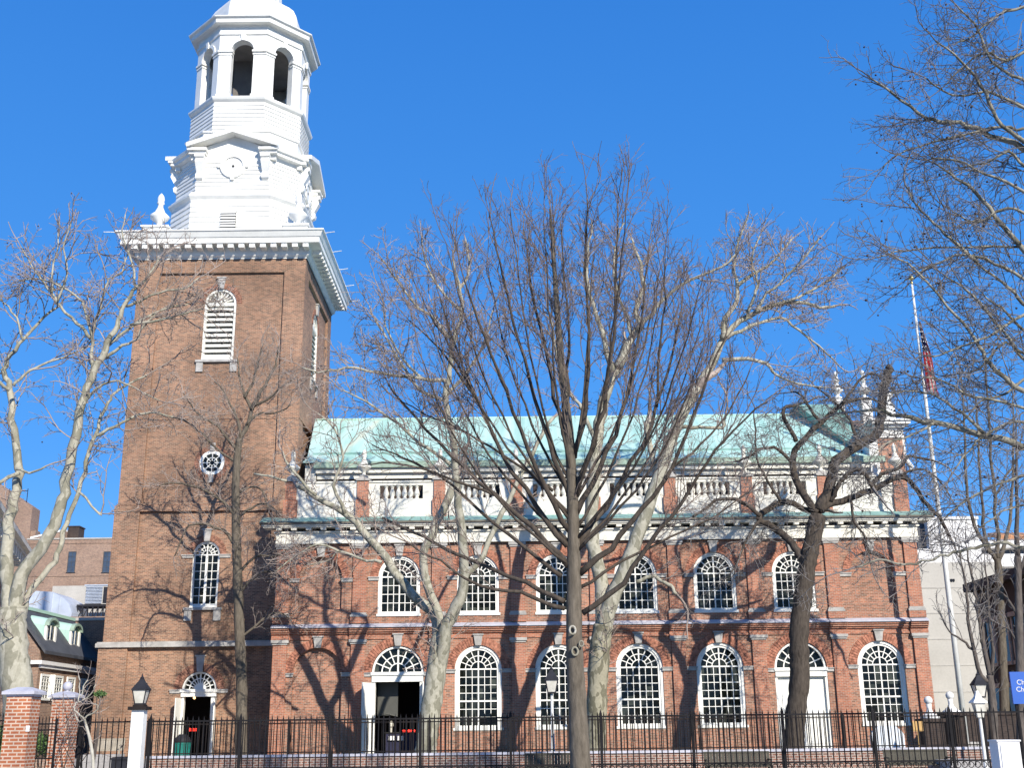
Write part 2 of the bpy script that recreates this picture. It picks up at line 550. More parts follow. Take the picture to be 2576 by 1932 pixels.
def arched_window(name, parent, cx, hw, sill, spring, Y, cols, rows, cw=.17, mid=None, sillw=.0, radials=8):
    mb = MB()
    casing(mb, cx, hw - .004, sill, spring, cw * .55, Y + .05, Y + .30)
    casing(mb, cx, hw - cw * .5, sill + .02, spring, cw * .5, Y + .10, Y + .28)
    mb.box(cx - hw - sillw, cx + hw + sillw, Y - .06, Y + .29, sill - .13, sill + .0)
    mb.box(cx - hw + .02, cx + hw - .02, Y + .04, Y + .29, sill + .0, sill + .11)
    ri = hw - cw; zb = sill + .11
    y0, y1 = Y + .15, Y + .21
    for k in range(1, cols):
        x = cx - ri + 2 * ri * k / cols
        bar(mb, (x, zb), (x, spring), .066 if cols % 2 == 0 and k * 2 == cols else .035, y0, y1)
    for k in range(1, rows):
        z = zb + (spring - zb) * k / rows
        bar(mb, (cx - ri, z), (cx + ri, z), .08 if k == mid else .036, y0 - (.03 if k == mid else .003), y1)
    bar(mb, (cx - ri, spring), (cx + ri, spring), .07, y0 - .02, y1)
    fan_bars(mb, cx, spring, ri, y0 + .002, y1, radials)
    w = part(name, mb, M['white_trim'], parent)
    pn = MB()
    a = arc(cx, spring, ri + .02, 24)
    # separate lights, each very slightly out of true
    rnd = random.Random(int(cx * 77 + sill * 13))
    for i in range(cols):
        for j in range(rows):
            xa = cx - ri + 2 * ri * i / cols; xb = cx - ri + 2 * ri * (i + 1) / cols
            za = zb + (spring - zb) * j / rows; zc = zb + (spring - zb) * (j + 1) / rows
            d = [rnd.uniform(-.006, .006) for _ in range(3)]; d.append(d[0] + d[2] - d[1])
            pn.quad((xa, Y + .2 + d[0], za), (xb, Y + .2 + d[1], za), (xb, Y + .2 + d[2], zc), (xa, Y + .2 + d[3], zc))
    pn.quad(*[(x, Y + .2, z) for x, z in a])
    part('pane', pn, M['glass'], w)
    return w


# --- nave wall: two storeys of arched bays
LOW_HW, UP_HW = 1.19, 1.09
low_spring = 4.56 - .06; low_sill = 1.70
low_spring = 5.74 - LOW_HW
up_spring = 10.34 - UP_HW; up_sill = 7.36
wall = MB()
edges = [NX0] + [(BAY[i] + BAY[i + 1]) / 2 for i in range(7)] + [NX1]
for i in range(8):
    x0, x1 = edges[i], edges[i + 1]
    if i in (1, 6):
        arched_cell(wall, x0, x1, Z0, z_belt0, YF, BAY[i], 1.33, Z0 + .12, 4.43, .55)
    elif i == 0:
        arched_cell(wall, x0, x1, Z0, z_belt0, YF, BAY[i], 1.25, Z0 + .02, 4.45, .24, True)
    else:
        arched_cell(wall, x0, x1, Z0, z_belt0, YF, BAY[i], LOW_HW, low_sill, low_spring, .3)
    if i in (0, 7):
        arched_cell(wall, x0, x1, z_belt0, z_fr0, YF, BAY[i], 1.12, 7.62, 9.2, .2, True)
    else:
        arched_cell(wall, x0, x1, z_belt0, z_fr0, YF, BAY[i], UP_HW, up_sill, up_spring, .3)
wall.quad((NX0, YF, Z0), (NX0, YB, Z0), (NX0, YB, z_cop1), (NX0, YF, z_cop1))
wall.quad((NX1, YF, Z0), (NX1, YB, Z0), (NX1, YB, z_cop1), (NX1, YF, z_cop1))
wall.quad((NX0, YB, Z0), (NX1, YB, Z0), (NX1, YB, z_cop1), (NX0, YB, z_cop1))
nave_wall = part('nave_wall', wall, M['brick_nave'], church)
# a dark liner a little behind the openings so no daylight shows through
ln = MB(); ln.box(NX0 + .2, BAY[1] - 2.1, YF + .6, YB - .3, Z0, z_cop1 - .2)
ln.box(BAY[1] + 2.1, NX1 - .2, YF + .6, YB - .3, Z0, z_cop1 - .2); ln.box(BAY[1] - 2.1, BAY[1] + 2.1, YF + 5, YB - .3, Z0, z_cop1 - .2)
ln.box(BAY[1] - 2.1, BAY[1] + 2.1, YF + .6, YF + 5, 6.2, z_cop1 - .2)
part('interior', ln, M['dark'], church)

for i in range(8):
    cx = BAY[i]
    if i == 0: arch_ring(church, cx, 4.45, 1.25, 1.66, YF, M['voussoir'], .52)
    elif i in (1, 6): arch_ring(church, cx, 4.43, 1.33, 1.76, YF, M['voussoir'], .55)
    else: arch_ring(church, cx, low_spring, LOW_HW, LOW_HW + .43, YF, M['voussoir'], .5)
    if i in (0, 7): arch_ring(church, cx, 9.2, 1.12, 1.5, YF, M['voussoir'], .48)
    else: arch_ring(church, cx, up_spring, UP_HW, UP_HW + .4, YF, M['voussoir'], .52, iw=.5)
    if i in (2, 3, 4, 5, 7):
        arched_window('window', church, cx, LOW_HW, low_sill, low_spring, YF, 6, 7, cw=.25, mid=3, sillw=.06)
    if 1 <= i <= 6:
        arched_window('window', church, cx, UP_HW, up_sill, up_spring, YF, 6, 4, cw=.20, sillw=.05)

# pilasters, two tiers
for k, px in enumerate(PIL):
    hw = .35
    mb = MB(); mb.box(px - hw, px + hw, YF - .13, YF - .002, Z0, 5.84)
    p = part('pilaster', mb, M['brick_red'], church)
    c = MB(); c.box(px - hw - .04, px + hw + .04, YF - .18, YF - .004, 5.84, 5.93); c.box(px - hw - .1, px + hw + .1, YF - .24, YF - .004, 5.93, 6.08)
    part('capital', c, M['stone'], p)
    mb = MB(); mb.box(px - hw, px + hw, YF - .11, YF - .002, 7.42, 10.72)
    mb.box(px - hw - .08, px + hw + .08, YF - .16, YF - .002, z_belt1, 7.22)
    p = part('pilaster', mb, M['brick_red'], church)
    c = MB(); c.box(px - hw - .09, px + hw + .09, YF - .18, YF - .004, 7.22, 7.33); c.box(px - hw - .04, px + hw + .04, YF - .14, YF - .004, 7.33, 7.42)
    part('base', c, M['stone'], p)
    c = MB(); c.box(px - hw - .05, px + hw + .05, YF - .16, YF - .004, 10.72, 10.82); c.box(px - hw - .1, px + hw + .1, YF - .2, YF - .004, 10.82, 10.978)
    part('capital', c, M['stone'], p)

# brick entablature and lead-capped belt between the storeys, breaking forward at each pilaster
eb = MB(); bl = MB()
spans = []
x = NX0 - .12
for px in PIL:
    spans.append((px - .45, px + .45, .10))
for k in range(8):
    spans.append((PIL[k] + .45, PIL[k + 1] - .45, 0.0))
for a, b_, pr in spans:
    eb.box(a, b_, YF - .06 - pr, YF - .002, 6.08, 6.16)
    eb.box(a, b_, YF - .03 - pr, YF - .002, 6.16, 6.36)
    eb.box(a, b_, YF - .12 - pr, YF - .002, 6.36, 6.45)
    eb.box(a, b_, YF - .20 - pr, YF - .002, 6.45, 6.56)
    eb.box(a, b_, YF - .26 - pr, YF - .002, 6.56, z_belt0)
    bl.rings([[(a, YF - .34 - pr, z_belt0), (b_, YF - .34 - pr, z_belt0), (b_, YF - .003, z_belt0), (a, YF - .003, z_belt0)],
              [(a, YF - .34 - pr, z_belt0 + .06), (b_, YF - .34 - pr, z_belt0 + .06), (b_, YF - .003, z_belt1 - .002), (a, YF - .003, z_belt1 - .002)]])
part('brick_entablature', eb, M['brick_red'], church)
part('belt_course', bl, M['lead'], church)

# white frieze, modillions, cornice and copper weathering
fr = MB(); fr.box(NX0 - .10, NX1 + .10, YF - .16, YF + .3, z_fr0, z_fr1)
fr.box(NX0 - .14, NX1 + .14, YF - .22, YF + .3, z_fr0 + .0, z_fr0 + .06)
fr.box(NX0 - .2, NX1 + .2, YF - .24, YF + .3, z_fr1, z_fr1 + .09)
frieze = part('frieze', fr, M['cream'], church)
co = MB(); co.box(NX0 - .8, NX1 + .8, YF - .56, YF + .3, z_mod1, z_mod1 + .10); co.box(NX0 - .72, NX1 + .72, YF - .50, YF + .3, z_mod1 - .07, z_mod1)
cornice = part('cornice', co, M['cream'], church)
gm = MB(); gm.box(NX0 - .92, NX1 + .92, YF - .66, YF + .2, z_mod1 + .10, z_cor1)
part('gutter', gm, M['gutter'], cornice)
cm = MB(); cm.rings([[(NX0 - .9, YF - .63, z_cor1), (NX1 + .9, YF - .63, z_cor1), (NX1 + .9, YF + .3, z_cor1), (NX0 - .9, YF + .3, z_cor1)],
                     [(NX0 - .9, YF - .63, z_cor1 + .03), (NX1 + .9, YF - .63, z_cor1 + .03), (NX1 + .9, YF + .3, z_cop1 + .1), (NX0 - .9, YF + .3, z_cop1 + .1)]])
part('cornice_flashing', cm, M['copper_dull'], cornice)
md = MB(); md.box(-.14, .14, YF - .47, YF - .25, z_mod1 - .2, z_mod1 - .072)
md_me = md.mesh('modillion')
nm = 44
for k in range(nm):
    place('modillion', md_me, M['cream'], cornice, (NX0 + .1 + (NX1 - NX0 - .2) * k / (nm - 1), 0, 0))

# balustrade: brick piers, urns and white panels with a row of balusters
PIE = [-11.85 + .05, -8.05] + [(BAY[i] + BAY[i + 1]) / 2 for i in range(1, 7)] + [20.5]
PIE[1] = (BAY[0] + BAY[1]) / 2
YP = YF + .28
urn_prof = [(.0, 0), (.24, 0), (.24, .07), (.10, .13), (.09, .22), (.14, .3), (.36, .48), (.40, .56), (.34, .62), (.22, .72), (.11, .95), (.09, 1.06), (.14, 1.12), (.11, 1.18), (.13, 1.28), (.10, 1.42), (.0, 1.56)]
ub = MB(); ub.lathe(0, 0, urn_prof, 16)
urn_me = ub.mesh('urn')
z_b0 = z_cop1 - .05
for k, px in enumerate(PIE):
    mb = MB(); mb.box(px - .30, px + .30, YP - .10, YP + .45, 13.35, z_pan1 - .02)
    mb.box(px - .37, px + .37, YP - .16, YP + .45, z_b0 - .1, 13.35)
    p = part('parapet_pier', mb, M['brick_red'], church)
    c = MB(); c.box(px - .38, px + .38, YP - .18, YP + .5, z_pan1 - .02, z_pan1 + .1); c.box(px - .25, px + .25, YP - .06, YP + .4, z_pan1 + .1, z_pan1 + .22)
    part('pier_cap', c, M['stone'], p)
    place('urn', urn_me, M['cream'], church, (px, YP + .17, z_pan1 + .22), smooth=True)
bal_prof = [(.12, 0), (.12, .06), (.08, .1), (.15, .24), (.145, .34), (.08, .56), (.075, .62), (.12, .66), (.12, .74)]
for k in range(8):
    a, b_ = PIE[k] + .30, PIE[k + 1] - .30
    mb = MB()
    zt = z_pan1 - .12
    zb0, zb1 = 13.40, 14.12
    mb.box(a, b_, YP - .06, YP + .38, zt, z_pan1 - .03)
    mb.box(a, b_, YP, YP + .32, zb1, zt)
    mb.box(a, b_, YP, YP + .32, z_b0, zb0)
    mb.box(a, b_, YP - .05, YP + .32, z_b0 - .02, z_b0 + .22)
    pn = part('balustrade_panel', mb, M['cream'], church)
    if k in (0, 7):
        s = MB(); s.box(a, b_, YP + .002, YP + .3, zb0, zb1); s.box(a + .25, b_ - .25, YP - .02, YP, 12.9, 14.0)
        part('blank_panel', s, M['cream'], pn)
    else:
        w = b_ - a; ca = a + w * .17; cb = b_ - w * .17
        for (u0, u1) in ((a, ca), (cb, b_)):
            s = MB(); s.box(u0, u1, YP + .002, YP + .3, zb0, zb1)
            part('end_panel', s, M['cream'], pn)
        bal = MB()
        for q in range(1, 7):
            bal.lathe(ca + (cb - ca) * q / 7, YP + .15, bal_prof, 10, zb0 - .005)
        part('balusters', bal, M['cream'], pn, smooth=True)

# upper eave, copper roof
YE = 62.0
z_e = 15.27; z_rd = 20.22
xl0 = P(762, 1184, 62).x; xl1 = P(793, 1058, YR).x
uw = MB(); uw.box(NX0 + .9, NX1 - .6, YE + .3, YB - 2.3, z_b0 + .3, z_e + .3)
part('clerestory_wall', uw, M['brick_dark'], church)  # wall coloured dark to give the shadow seen between the balusters
xe = P(795, 1190, 62).x
ev = MB(); ev.box(xe, NX1 - .6, YE - .15, YE + .4, z_e - .10, z_e + .16); ev.box(xe + .05, NX1 - .6, YE + .05, YE + .4, z_e - .4, z_e - .10)
ev.box(xl0 + .12, xe - .002, YE + .02, YB - 2.4, z_b0 + .3, z_e + .42)
eave = part('eave', ev, M['cream'], church)
eg = MB(); eg.box(xe - .1, NX1 - .55, YE - .32, YE + .4, z_e + .16, z_e + .5)
part('eave_gutter', eg, M['copper_edge'], eave)
rf = MB()
ze2 = z_e + .45
prof = [(YE - .34, ze2), (YE + .9, ze2 + .62), (YR, z_rd), (2 * YR - YE - .9, ze2 + .62), (2 * YR - YE + .34, ze2)]
L_ = [xl0, xl0 + .05, xl1, xl0 + .05, xl0]
for i in range(4):
    (ya, za), (yb, zb) = prof[i], prof[i + 1]
    rf.quad((L_[i], ya, za), (NX1 - .7, ya, za), (NX1 - .7, yb, zb), (L_[i + 1], yb, zb))
rf.quad(*[(L_[i], prof[i][0], prof[i][1]) for i in range(5)])
roof = part('roof', rf, M['roof'], church)
rr = MB(); rr.box(xl0 + .3, NX1 - .8, YE + 1.2, YE + 1.26, ze2 + .80, ze2 + .92)
rg = MB(); rg.tube([(xl1, YR, z_rd + .02), (NX1 - .7, YR, z_rd + .02)], .09, 8)
part('ridge_roll', rg, M['copper'], roof)
part('snow_rail', rr, M['copper_dull'], roof)

# east gable parapet, white entablature, copper-clad back and three finials
gx0, gx1 = P(2180, 1100, 62).x, P(2266, 1100, 62).x
zc0, zc1 = P(2230, 1104, 62).z, P(2230, 1062, 62).z
gb = MB()
gb.box(gx0 + .5, gx1, 61.8, 77.2, z_b0, zc0)
gable = part('gable_parapet', gb, M['brick_nave'], church)
gc = MB(); gc.box(gx0 + .42, gx1 + .06, 61.7, 77.3, zc0, zc0 + .55)
gc.box(gx0 + .3, gx1 + .2, 61.5, 77.5, zc0 + .55, zc0 + .70); gc.box(gx0 + .15, gx1 + .38, 61.3, 77.7, zc0 + .70, zc0 + .86); gc.box(gx0 + .05, gx1 + .45, 61.2, 77.8, zc0 + .86, zc1)
gc.box(gx0, gx0 + .498, 61.75, 66, z_b0, zc0 - .01)
part('gable_cornice', gc, M['white'], gable)
gp = MB()
gp.rings([[(gx0 + .4, 63.2, zc1), (gx1, 63.2, zc1), (gx1, 75.8, zc1), (gx0 + .4, 75.8, zc1)],
          [(gx0 + .4, 69.2, zc1 + 2.0), (gx1, 69.2, zc1 + 2.0), (gx1, 69.8, zc1 + 2.0), (gx0 + .4, 69.8, zc1 + 2.0)]])
part('pediment', gp, M['brick_nave'], gable)
gk = MB()
xk0 = P(2100, 1090, 66.5).x
gk.rings([[(xk0, 62.9, z_e + .6), (gx0 + .4, 62.9, z_e + .6), (gx0 + .4, 76, z_e + .6), (xk0, 76, z_e + .6)],
          [(xk0 - .2, 63.4, zc0 + .2), (gx0 + .4, 63.4, zc0 + .2), (gx0 + .4, 75.5, zc0 + .2), (xk0 - .2, 75.5, zc0 + .2)],
          [(xk0 - 1.6, 68.6, P(2090, 1021, 69).z), (gx0 + .4, 68.6, P(2090, 1021, 69).z), (gx0 + .4, 70.4, P(2090, 1021, 69).z), (xk0 - 1.6, 70.4, P(2090, 1021, 69).z)]])
part('gable_flashing', gk, M['copper_dull'], gable)
fin_prof = [(r_ * .72, z_ * .64) for r_, z_ in [(0, 0), (.38, 0), (.38, .3), (.2, .4), (.16, .6), (.5, .95), (.52, 1.1), (.3, 1.35), (.16, 1.75), (.2, 1.85), (.3, 2.05), (.2, 2.25), (.12, 2.5), (.18, 2.6), (.2, 2.75), (.12, 2.95), (0, 3.05)]]
fb = MB(); fb.lathe(0, 0, fin_prof, 16); fin_me = fb.mesh('finial')
for (sx, sy, Y) in ((2224, 940, 63.2), (2168, 931, 66.4), (2101, 934, 70.6)):
    p = P(sx, sy, Y)
    place('finial', fin_me, M['white'], gable, (p.x, p.y, p.z - 1.95), smooth=True)
    pb = MB(); pb.box(p.x - .3, p.x + .3, Y - .3, Y + .3, zc1 - .3, p.z - 1.95)
    part('finial_pedestal', pb, M['white'], gable)
sc = MB()
sc.tube([P(2268, 1085, 62.4), P(2273, 1120, 62.2), P(2276, 1150, 62), P(2285, 1165, 62), P(2293, 1175, 62), P(2290, 1186, 62)], [.08, .09, .1, .14, .14, .05], 10)
part('scroll', sc, M['white'], gable)

# --- nave doors
def fan_light(parent, cx, spring, hw, Y, radials=8):
    mb = MB()
    casing(mb, cx, hw, spring, spring, .10, Y + .05, Y + .3)
    fan_bars(mb, cx, spring + .02, hw - .1, Y + .16, Y + .22, radials, (.36, .68), .055)
    f = part('fanlight', mb, M['white_trim'], parent)
    pn = MB(); pn.quad(*[(x, Y + .21, z) for x, z in arc(cx, spring, hw - .05, 24)])
    part('pane', pn, M['glass'], f)
    return f


def lintel(parent, cx, hw, z0, z1, Y):
    mb = MB(); mb.box(cx - hw, cx + hw, Y - .05, Y + .32, z0, z1); mb.box(cx - hw - .05, cx + hw + .05, Y - .12, Y + .3, z1 - .14, z1 + .02)
    return part('lintel', mb, M['white_trim'], parent)


ds = 4.43
cx = BAY[1]
fan_light(church, cx, ds, 1.30, YF)
lintel(church, cx, 1.30, ds - .46, ds, YF)
mb = MB(); mb.box(cx - 1.32, cx - 1.12, YF + .02, YF + .4, Z0 + .12, ds - .46); mb.box(cx + 1.12, cx + 1.32, YF + .02, YF + .4, Z0 + .12, ds - .46)
dw = part('doorway', mb, M['white_trim'], church)
for sx in (-1, 1):
    mb = MB()
    hx = cx + sx * 1.3
    d = Vector((sx * .40, -1.0, 0)).normalized() if sx < 0 else Vector((.08, -1, 0)).normalized()
    ln_ = .95; c = Vector((hx, YF - .02, (Z0 + .15 + ds - .5) / 2)) + d * (ln_ / 2)
    n = Vector((-d.y, d.x, 0))
    mb.obox(c, d * (ln_ / 2), n * .03, Vector((0, 0, (ds - .65 - Z0) / 2)))
    for (z_a, z_b) in ((.12, .46), (.54, .9)):
        mb.obox(c + Vector((0, 0, (ds - .65 - Z0) * ((z_a + z_b) / 2 - .5))), d * (ln_ * .36), n * .042, Vector((0, 0, (ds - .65 - Z0) * (z_b - z_a) / 2)))
    part('door_leaf', mb, M['white_trim'], dw)
mb = MB()                                     # dark vestibule walls behind the open door
mb.quad((cx - 2, YF + 4.9, Z0), (cx + 2, YF + 4.9, Z0), (cx + 2, YF + 4.9, 6), (cx - 2, YF + 4.9, 6))
mb.quad((cx - 2, YF + .56, Z0), (cx - 2, YF + 4.9, Z0), (cx - 2, YF + 4.9, 6), (cx - 2, YF + .56, 6))
mb.quad((cx + 2, YF + .56, Z0), (cx + 2, YF + 4.9, Z0), (cx + 2, YF + 4.9, 6), (cx + 2, YF + .56, 6))
mb.quad((cx - 2, YF + .5, Z0 + .1), (cx + 2, YF + .5, Z0 + .1), (cx + 2, YF + 4.9, Z0 + .1), (cx - 2, YF + 4.9, Z0 + .1))
part('vestibule', mb, M['dark'], dw)
mb = MB(); mb.box(cx - 1.1, cx - .06, YF + 1.0, YF + 1.05, 2.35, ds - .46)
mb.tube([(cx - 1.1, YF + 1.0, 2.32), (cx - .6, YF + 1.0, 2.42), (cx - .06, YF + 1.0, 2.30)], .035, 6)
part('glass_reflection', mb, plain('dim_reflection', (.07, .07, .06), .6), dw)  # grey panel with an arc stands in for the glass door's reflection

cx = BAY[6]
fan_light(church, cx, ds, 1.30, YF)
lintel(church, cx, 1.30, ds - .42, ds, YF)
mb = MB()
for sx in (-1, 1):
    a, b_ = sorted((cx + sx * .012, cx + sx * 1.2))
    mb.box(a, b_, YF + .18, YF + .25, Z0 + .12, ds - .42)
    for z_a, z_b in ((.75, 1.7), (1.95, 3.7)):
        mb.box(a + .2, b_ - .2, YF + .15, YF + .18, z_a, z_b)
mb.box(cx - 1.32, cx - 1.2, YF + .03, YF + .3, Z0 + .12, ds - .42); mb.box(cx + 1.2, cx + 1.32, YF + .03, YF + .3, Z0 + .12, ds - .42)
part('door', mb, M['white_trim'], church)
mb = MB(); mb.box(BAY[6] - 1.7, BAY[6] + 1.7, YF - .8, YF, Z0 + .1, Z0 + .2); mb.box(BAY[1] - 1.7, BAY[1] + 1.7, YF - .8, YF, Z0 + .1, Z0 + .2)
part('door_step', mb, M['stone'], church)

# ------------------------------------------------------------------ the tower (part of the church)
TX0, TX1 = -22.42, -12.36
TY0 = 64.5
XC = (TX0 + TX1) / 2; YC = YR
TY1 = 2 * YC - TY0


def zt(y, x=540, Y=TY0): return P(x, y, Y).z


zB0, zB1 = zt(1628), zt(1615)
zS1a, zS1b = zt(1286), zt(1266)
zS2 = zt(1052)
zPan = zt(686)
zTop = zt(652)
iL = P(390, 839, TY0).x; iR = -13.62
tw = MB()
# corner strips and top band stand proud of the long recessed panel
YPn = TY0 + .16
for (za, zb, off) in ((Z0, zB0, .28), (zB1, zS1a, .12), (zS1b, zTop, 0.0)):
    for (xa, xb) in ((TX0 - off, iL), (iR, TX1 + off)):
        for (ya, yb) in ((TY0 - off, TY0 + 1.25), (TY1 - 1.25, TY1 + off)):
            tw.box(xa, xb, ya, yb, za, zb)
tw.box(iL, iR, TY0, TY0 + .5, zPan, zTop)
tw.box(TX1 - .5, TX1, TY0 + 1.25, TY1 - 1.25, zPan, zTop)
tw.box(TX0, TX0 + .5, TY0 + 1.25, TY1 - 1.25, zPan, zTop)
# front panel with its openings
dz_spring = zt(1735); w2_hw = .76; w2_sill = zt(1524); w2_spring = zt(1361) - w2_hw
lv_hw = .95; lv_sill = zt(904); lv_spring = zt(724) - lv_hw
DXC = P(502, 1740, TY0).x; WXC = P(515.5, 1450, TY0).x; LXC = P(550, 815, TY0).x; OXC = P(532, 1163, TY0).x
arched_cell(tw, iL, iR, Z0, zB0, YPn - .28, DXC, .95, Z0 + .1, dz_spring, .45)
arched_cell(tw, iL, iR, zB1, zS1a, YPn - .12, WXC, w2_hw, w2_sill, w2_spring, .25)
tw.quad((iL, YPn, zS1b), (iR, YPn, zS1b), (iR, YPn, zS2 + 2), (iL, YPn, zS2 + 2))
arched_cell(tw, iL, iR, zS2 + 2, zPan, YPn, LXC, lv_hw, lv_sill, lv_spring, .35)
# sides and back
xs = TX1 - .16
ew = MB()                                    # east face with its louvred opening, built as a south face and turned
arched_cell(ew, XC - (YC - TY0) + 1.2, XC + (YC - TY0) - 1.2, Z0, zPan, YC - (xs - XC), XC, lv_hw, lv_sill, lv_spring, .35)
TE = Matrix.Translation((XC, YC, 0)) @ Matrix.Rotation(PI / 2, 4, 'Z') @ Matrix.Translation((-XC, -YC, 0))
tw.add([TE @ Vector(v) for v in ew.v], ew.f)
tw.quad((TX0 + .16, TY0 + 1.2, Z0), (TX0 + .16, TY1 - 1.2, Z0), (TX0 + .16, TY1 - 1.2, zPan), (TX0 + .16, TY0 + 1.2, zPan))
tw.quad((TX0, TY1 - .3, Z0), (TX1, TY1 - .3, Z0), (TX1, TY1 - .3, zTop), (TX0, TY1 - .3, zTop))
tower = part('tower_wall', tw, M['brick_tower'], church)
ti = MB(); ti.box(TX0 + .5, TX1 - .5, TY0 + .62, TY1 - .5, zB1, zTop - .1)
ti.box(TX0 + .5, XC - 2.2, TY0 + .62, TY1 - .5, Z0, zB1); ti.box(XC + 2.2, TX1 - .5, TY0 + .62, TY1 - .5, Z0, zB1); ti.box(XC - 2.2, XC + 2.2, TY0 + 4, TY1 - .5, Z0, zB1)
part('interior', ti, M['dark'], tower)
# moulded brick bands and stone belt
tb = MB()
for (za, zb, o) in ((zS1a, zS1a + .12, .15), (zS1a + .12, zS1b - .1, .12), (zS1b - .1, zS1b, .04)):
    tb.box(TX0 - o, TX1 + o, TY0 - o, TY0 + .5, za, zb); tb.box(TX0 - o, TX0 + .5, TY0 + .5, TY1 + o, za, zb); tb.box(TX1 - .5, TX1 + o, TY0 + .5, TY1 + o, za, zb)
tb.box(TX0 - .02, iL, TY0 - .02, TY0 + .5, zS2 - .03, zS2 + .05); tb.box(iR, TX1 + .02, TY0 - .02, TY0 + .5, zS2 - .03, zS2 + .05); tb.box(iL, iR, YPn - .03, YPn + .3, zS2 - .03, zS2 + .05); tb.box(TX1 - .5, TX1 + .03, TY0 + .5, TY1, zS2 - .03, zS2 + .06)
part('brick_band', tb, M['brick_tower'], tower)
sb = MB()
sb.box(TX0 - .42, TX1 + .42, TY0 - .42, TY0 + .4, zB0, zB1 - .05); sb.box(TX0 - .42, TX0 + .4, TY0 + .4, TY1, zB0, zB1 - .05)
sb.box(TX0 - .36, TX1 + .36, TY0 - .36, TY0 + .4, zB1 - .05, zB1 + .02)
part('belt_course', sb, M['stone'], tower)

# arched window of the first stage
Y1 = YPn - .12
arch_ring(church, WXC, w2_spring, w2_hw, w2_hw + .36, Y1, M['voussoir_tower'], .62, 28, iw=.6)
arched_window('window', church, WXC, w2_hw, w2_sill, w2_spring, Y1, 4, 6, cw=.13, radials=8)
mb = MB(); bar(mb, (WXC, w2_sill), (WXC, w2_spring), .13, Y1 + .12, Y1 + .21)
part('mullion', mb, M['white_trim'], church)


def stone_sill(parent, cx, hw, z, Y):
    mb = MB(); mb.box(cx - hw - .3, cx + hw + .3, Y - .16, Y + .2, z - .14, z - .0)
    for s in (-1, 1): mb.box(cx + s * (hw + .05) - .2, cx + s * (hw + .05) + .2, Y - .10, Y + .1, z - .72, z - .14)
    return part('stone_sill', mb, M['stone'], parent)


stone_sill(church, WXC, w2_hw, w2_sill - .1, Y1)
# oculus
oz = zt(1163); orad = .66
oc = MB()
for (r0, r1, ya, yb) in ((orad - .13, orad + .06, YPn - .05, YPn + .02),):
    n = 32
    for k in range(n):
        a0, a1 = 2 * PI * k / n, 2 * PI * (k + 1) / n
        f = [(OXC + r * math.cos(a), oz + r * math.sin(a)) for r, a in ((r0, a0), (r0, a1), (r1, a1), (r1, a0))]
        oc.rings([[(x, ya, z) for x, z in f], [(x, yb, z) for x, z in f]])
for k in range(8):
    a = 2 * PI * k / 8 + .0
    bar(oc, (OXC + .12 * math.cos(a), oz + .12 * math.sin(a)), (OXC + (orad - .1) * math.cos(a), oz + (orad - .1) * math.sin(a)), .05, YPn - .035, YPn + .004)
for k in range(16):
    a0, a1 = 2 * PI * k / 16, 2 * PI * (k + 1) / 16
    bar(oc, (OXC + .3 * math.cos(a0), oz + .3 * math.sin(a0)), (OXC + .3 * math.cos(a1), oz + .3 * math.sin(a1)), .045, YPn - .033, YPn + .004)
oculus = part('oculus_window', oc, M['white_trim'], church)
pn = MB(); pn.quad(*[(OXC + orad * math.cos(2 * PI * k / 32), YPn - .008, oz + orad * math.sin(2 * PI * k / 32)) for k in range(32)])
part('pane', pn, M['glass'], oculus)
ob = MB()
nv = 44
for k in range(nv):
    a0, a1 = 2 * PI * (k + .06) / nv, 2 * PI * (k + .94) / nv
    f = [(OXC + r * math.cos(a), oz + r * math.sin(a)) for r, a in ((orad + .062, a0), (orad + .062, a1), (orad + .36, a1), (orad + .36, a0))]
    ob.rings([[(x, YPn - .03, z) for x, z in f], [(x, YPn + .02, z) for x, z in f]])
part('brick_ring', ob, M['voussoir_tower'], oculus)
kb = MB()
for s in (1, -1):
    za, zb = sorted((oz + s * (orad + .03), oz + s * (orad + .5)))
    kb.box(OXC - .14, OXC + .14, YPn - .12, YPn + .02, za, zb)
part('keystone', kb, M['stone'], oculus)


def louvred_window(parent, cx, hw, sill, spring, Y, n=10):
    """built facing -Y"""
    mb = MB()
    casing(mb, cx, hw - .003, sill, spring, .14, Y + .03, Y + .3)
    mb.box(cx - hw, cx + hw, Y + .0, Y + .28, sill, sill + .16)
    mb.box(cx - hw + .02, cx + hw - .02, Y + .06, Y + .3, spring - .12, spring + .06)
    fan_bars(mb, cx, spring + .06, hw - .2, Y + .12, Y + .2, 10, (.36,), .06)
    w = part('louvred_window', mb, M['louvre'], parent)
    lb = MB()
    zb = sill + .16; H = spring - .12 - zb
    for k in range(n):
        z = zb + H * (k + .5) / n
        lb.obox((cx, Y + .2, z), (hw - .14, 0, 0), Vector((0, .11, .13)), Vector((0, .02, -.02)))
    part('louvres', lb, M['louvre'], w)
    bk = MB(); bk.quad(*[(cx - hw, Y + .34, sill), (cx + hw, Y + .34, sill)], *[(x, Y + .34, z) for x, z in reversed(arc(cx, spring, hw, 20))])
    part('backing', bk, M['dark'], w)
    sh = MB(); sh.quad(*[(x, Y + .26, z) for x, z in arc(cx, spring + .05, hw - .15, 20)])
    part('fan_panel', sh, M['louvre'], w)
    return w


lw = louvred_window(church, LXC, lv_hw, lv_sill, lv_spring, YPn)
arch_ring(church, LXC, lv_spring, lv_hw, lv_hw + .34, YPn, M['voussoir_tower'], .66, 30, impost=False)
stone_sill(church, LXC, lv_hw, lv_sill, YPn)


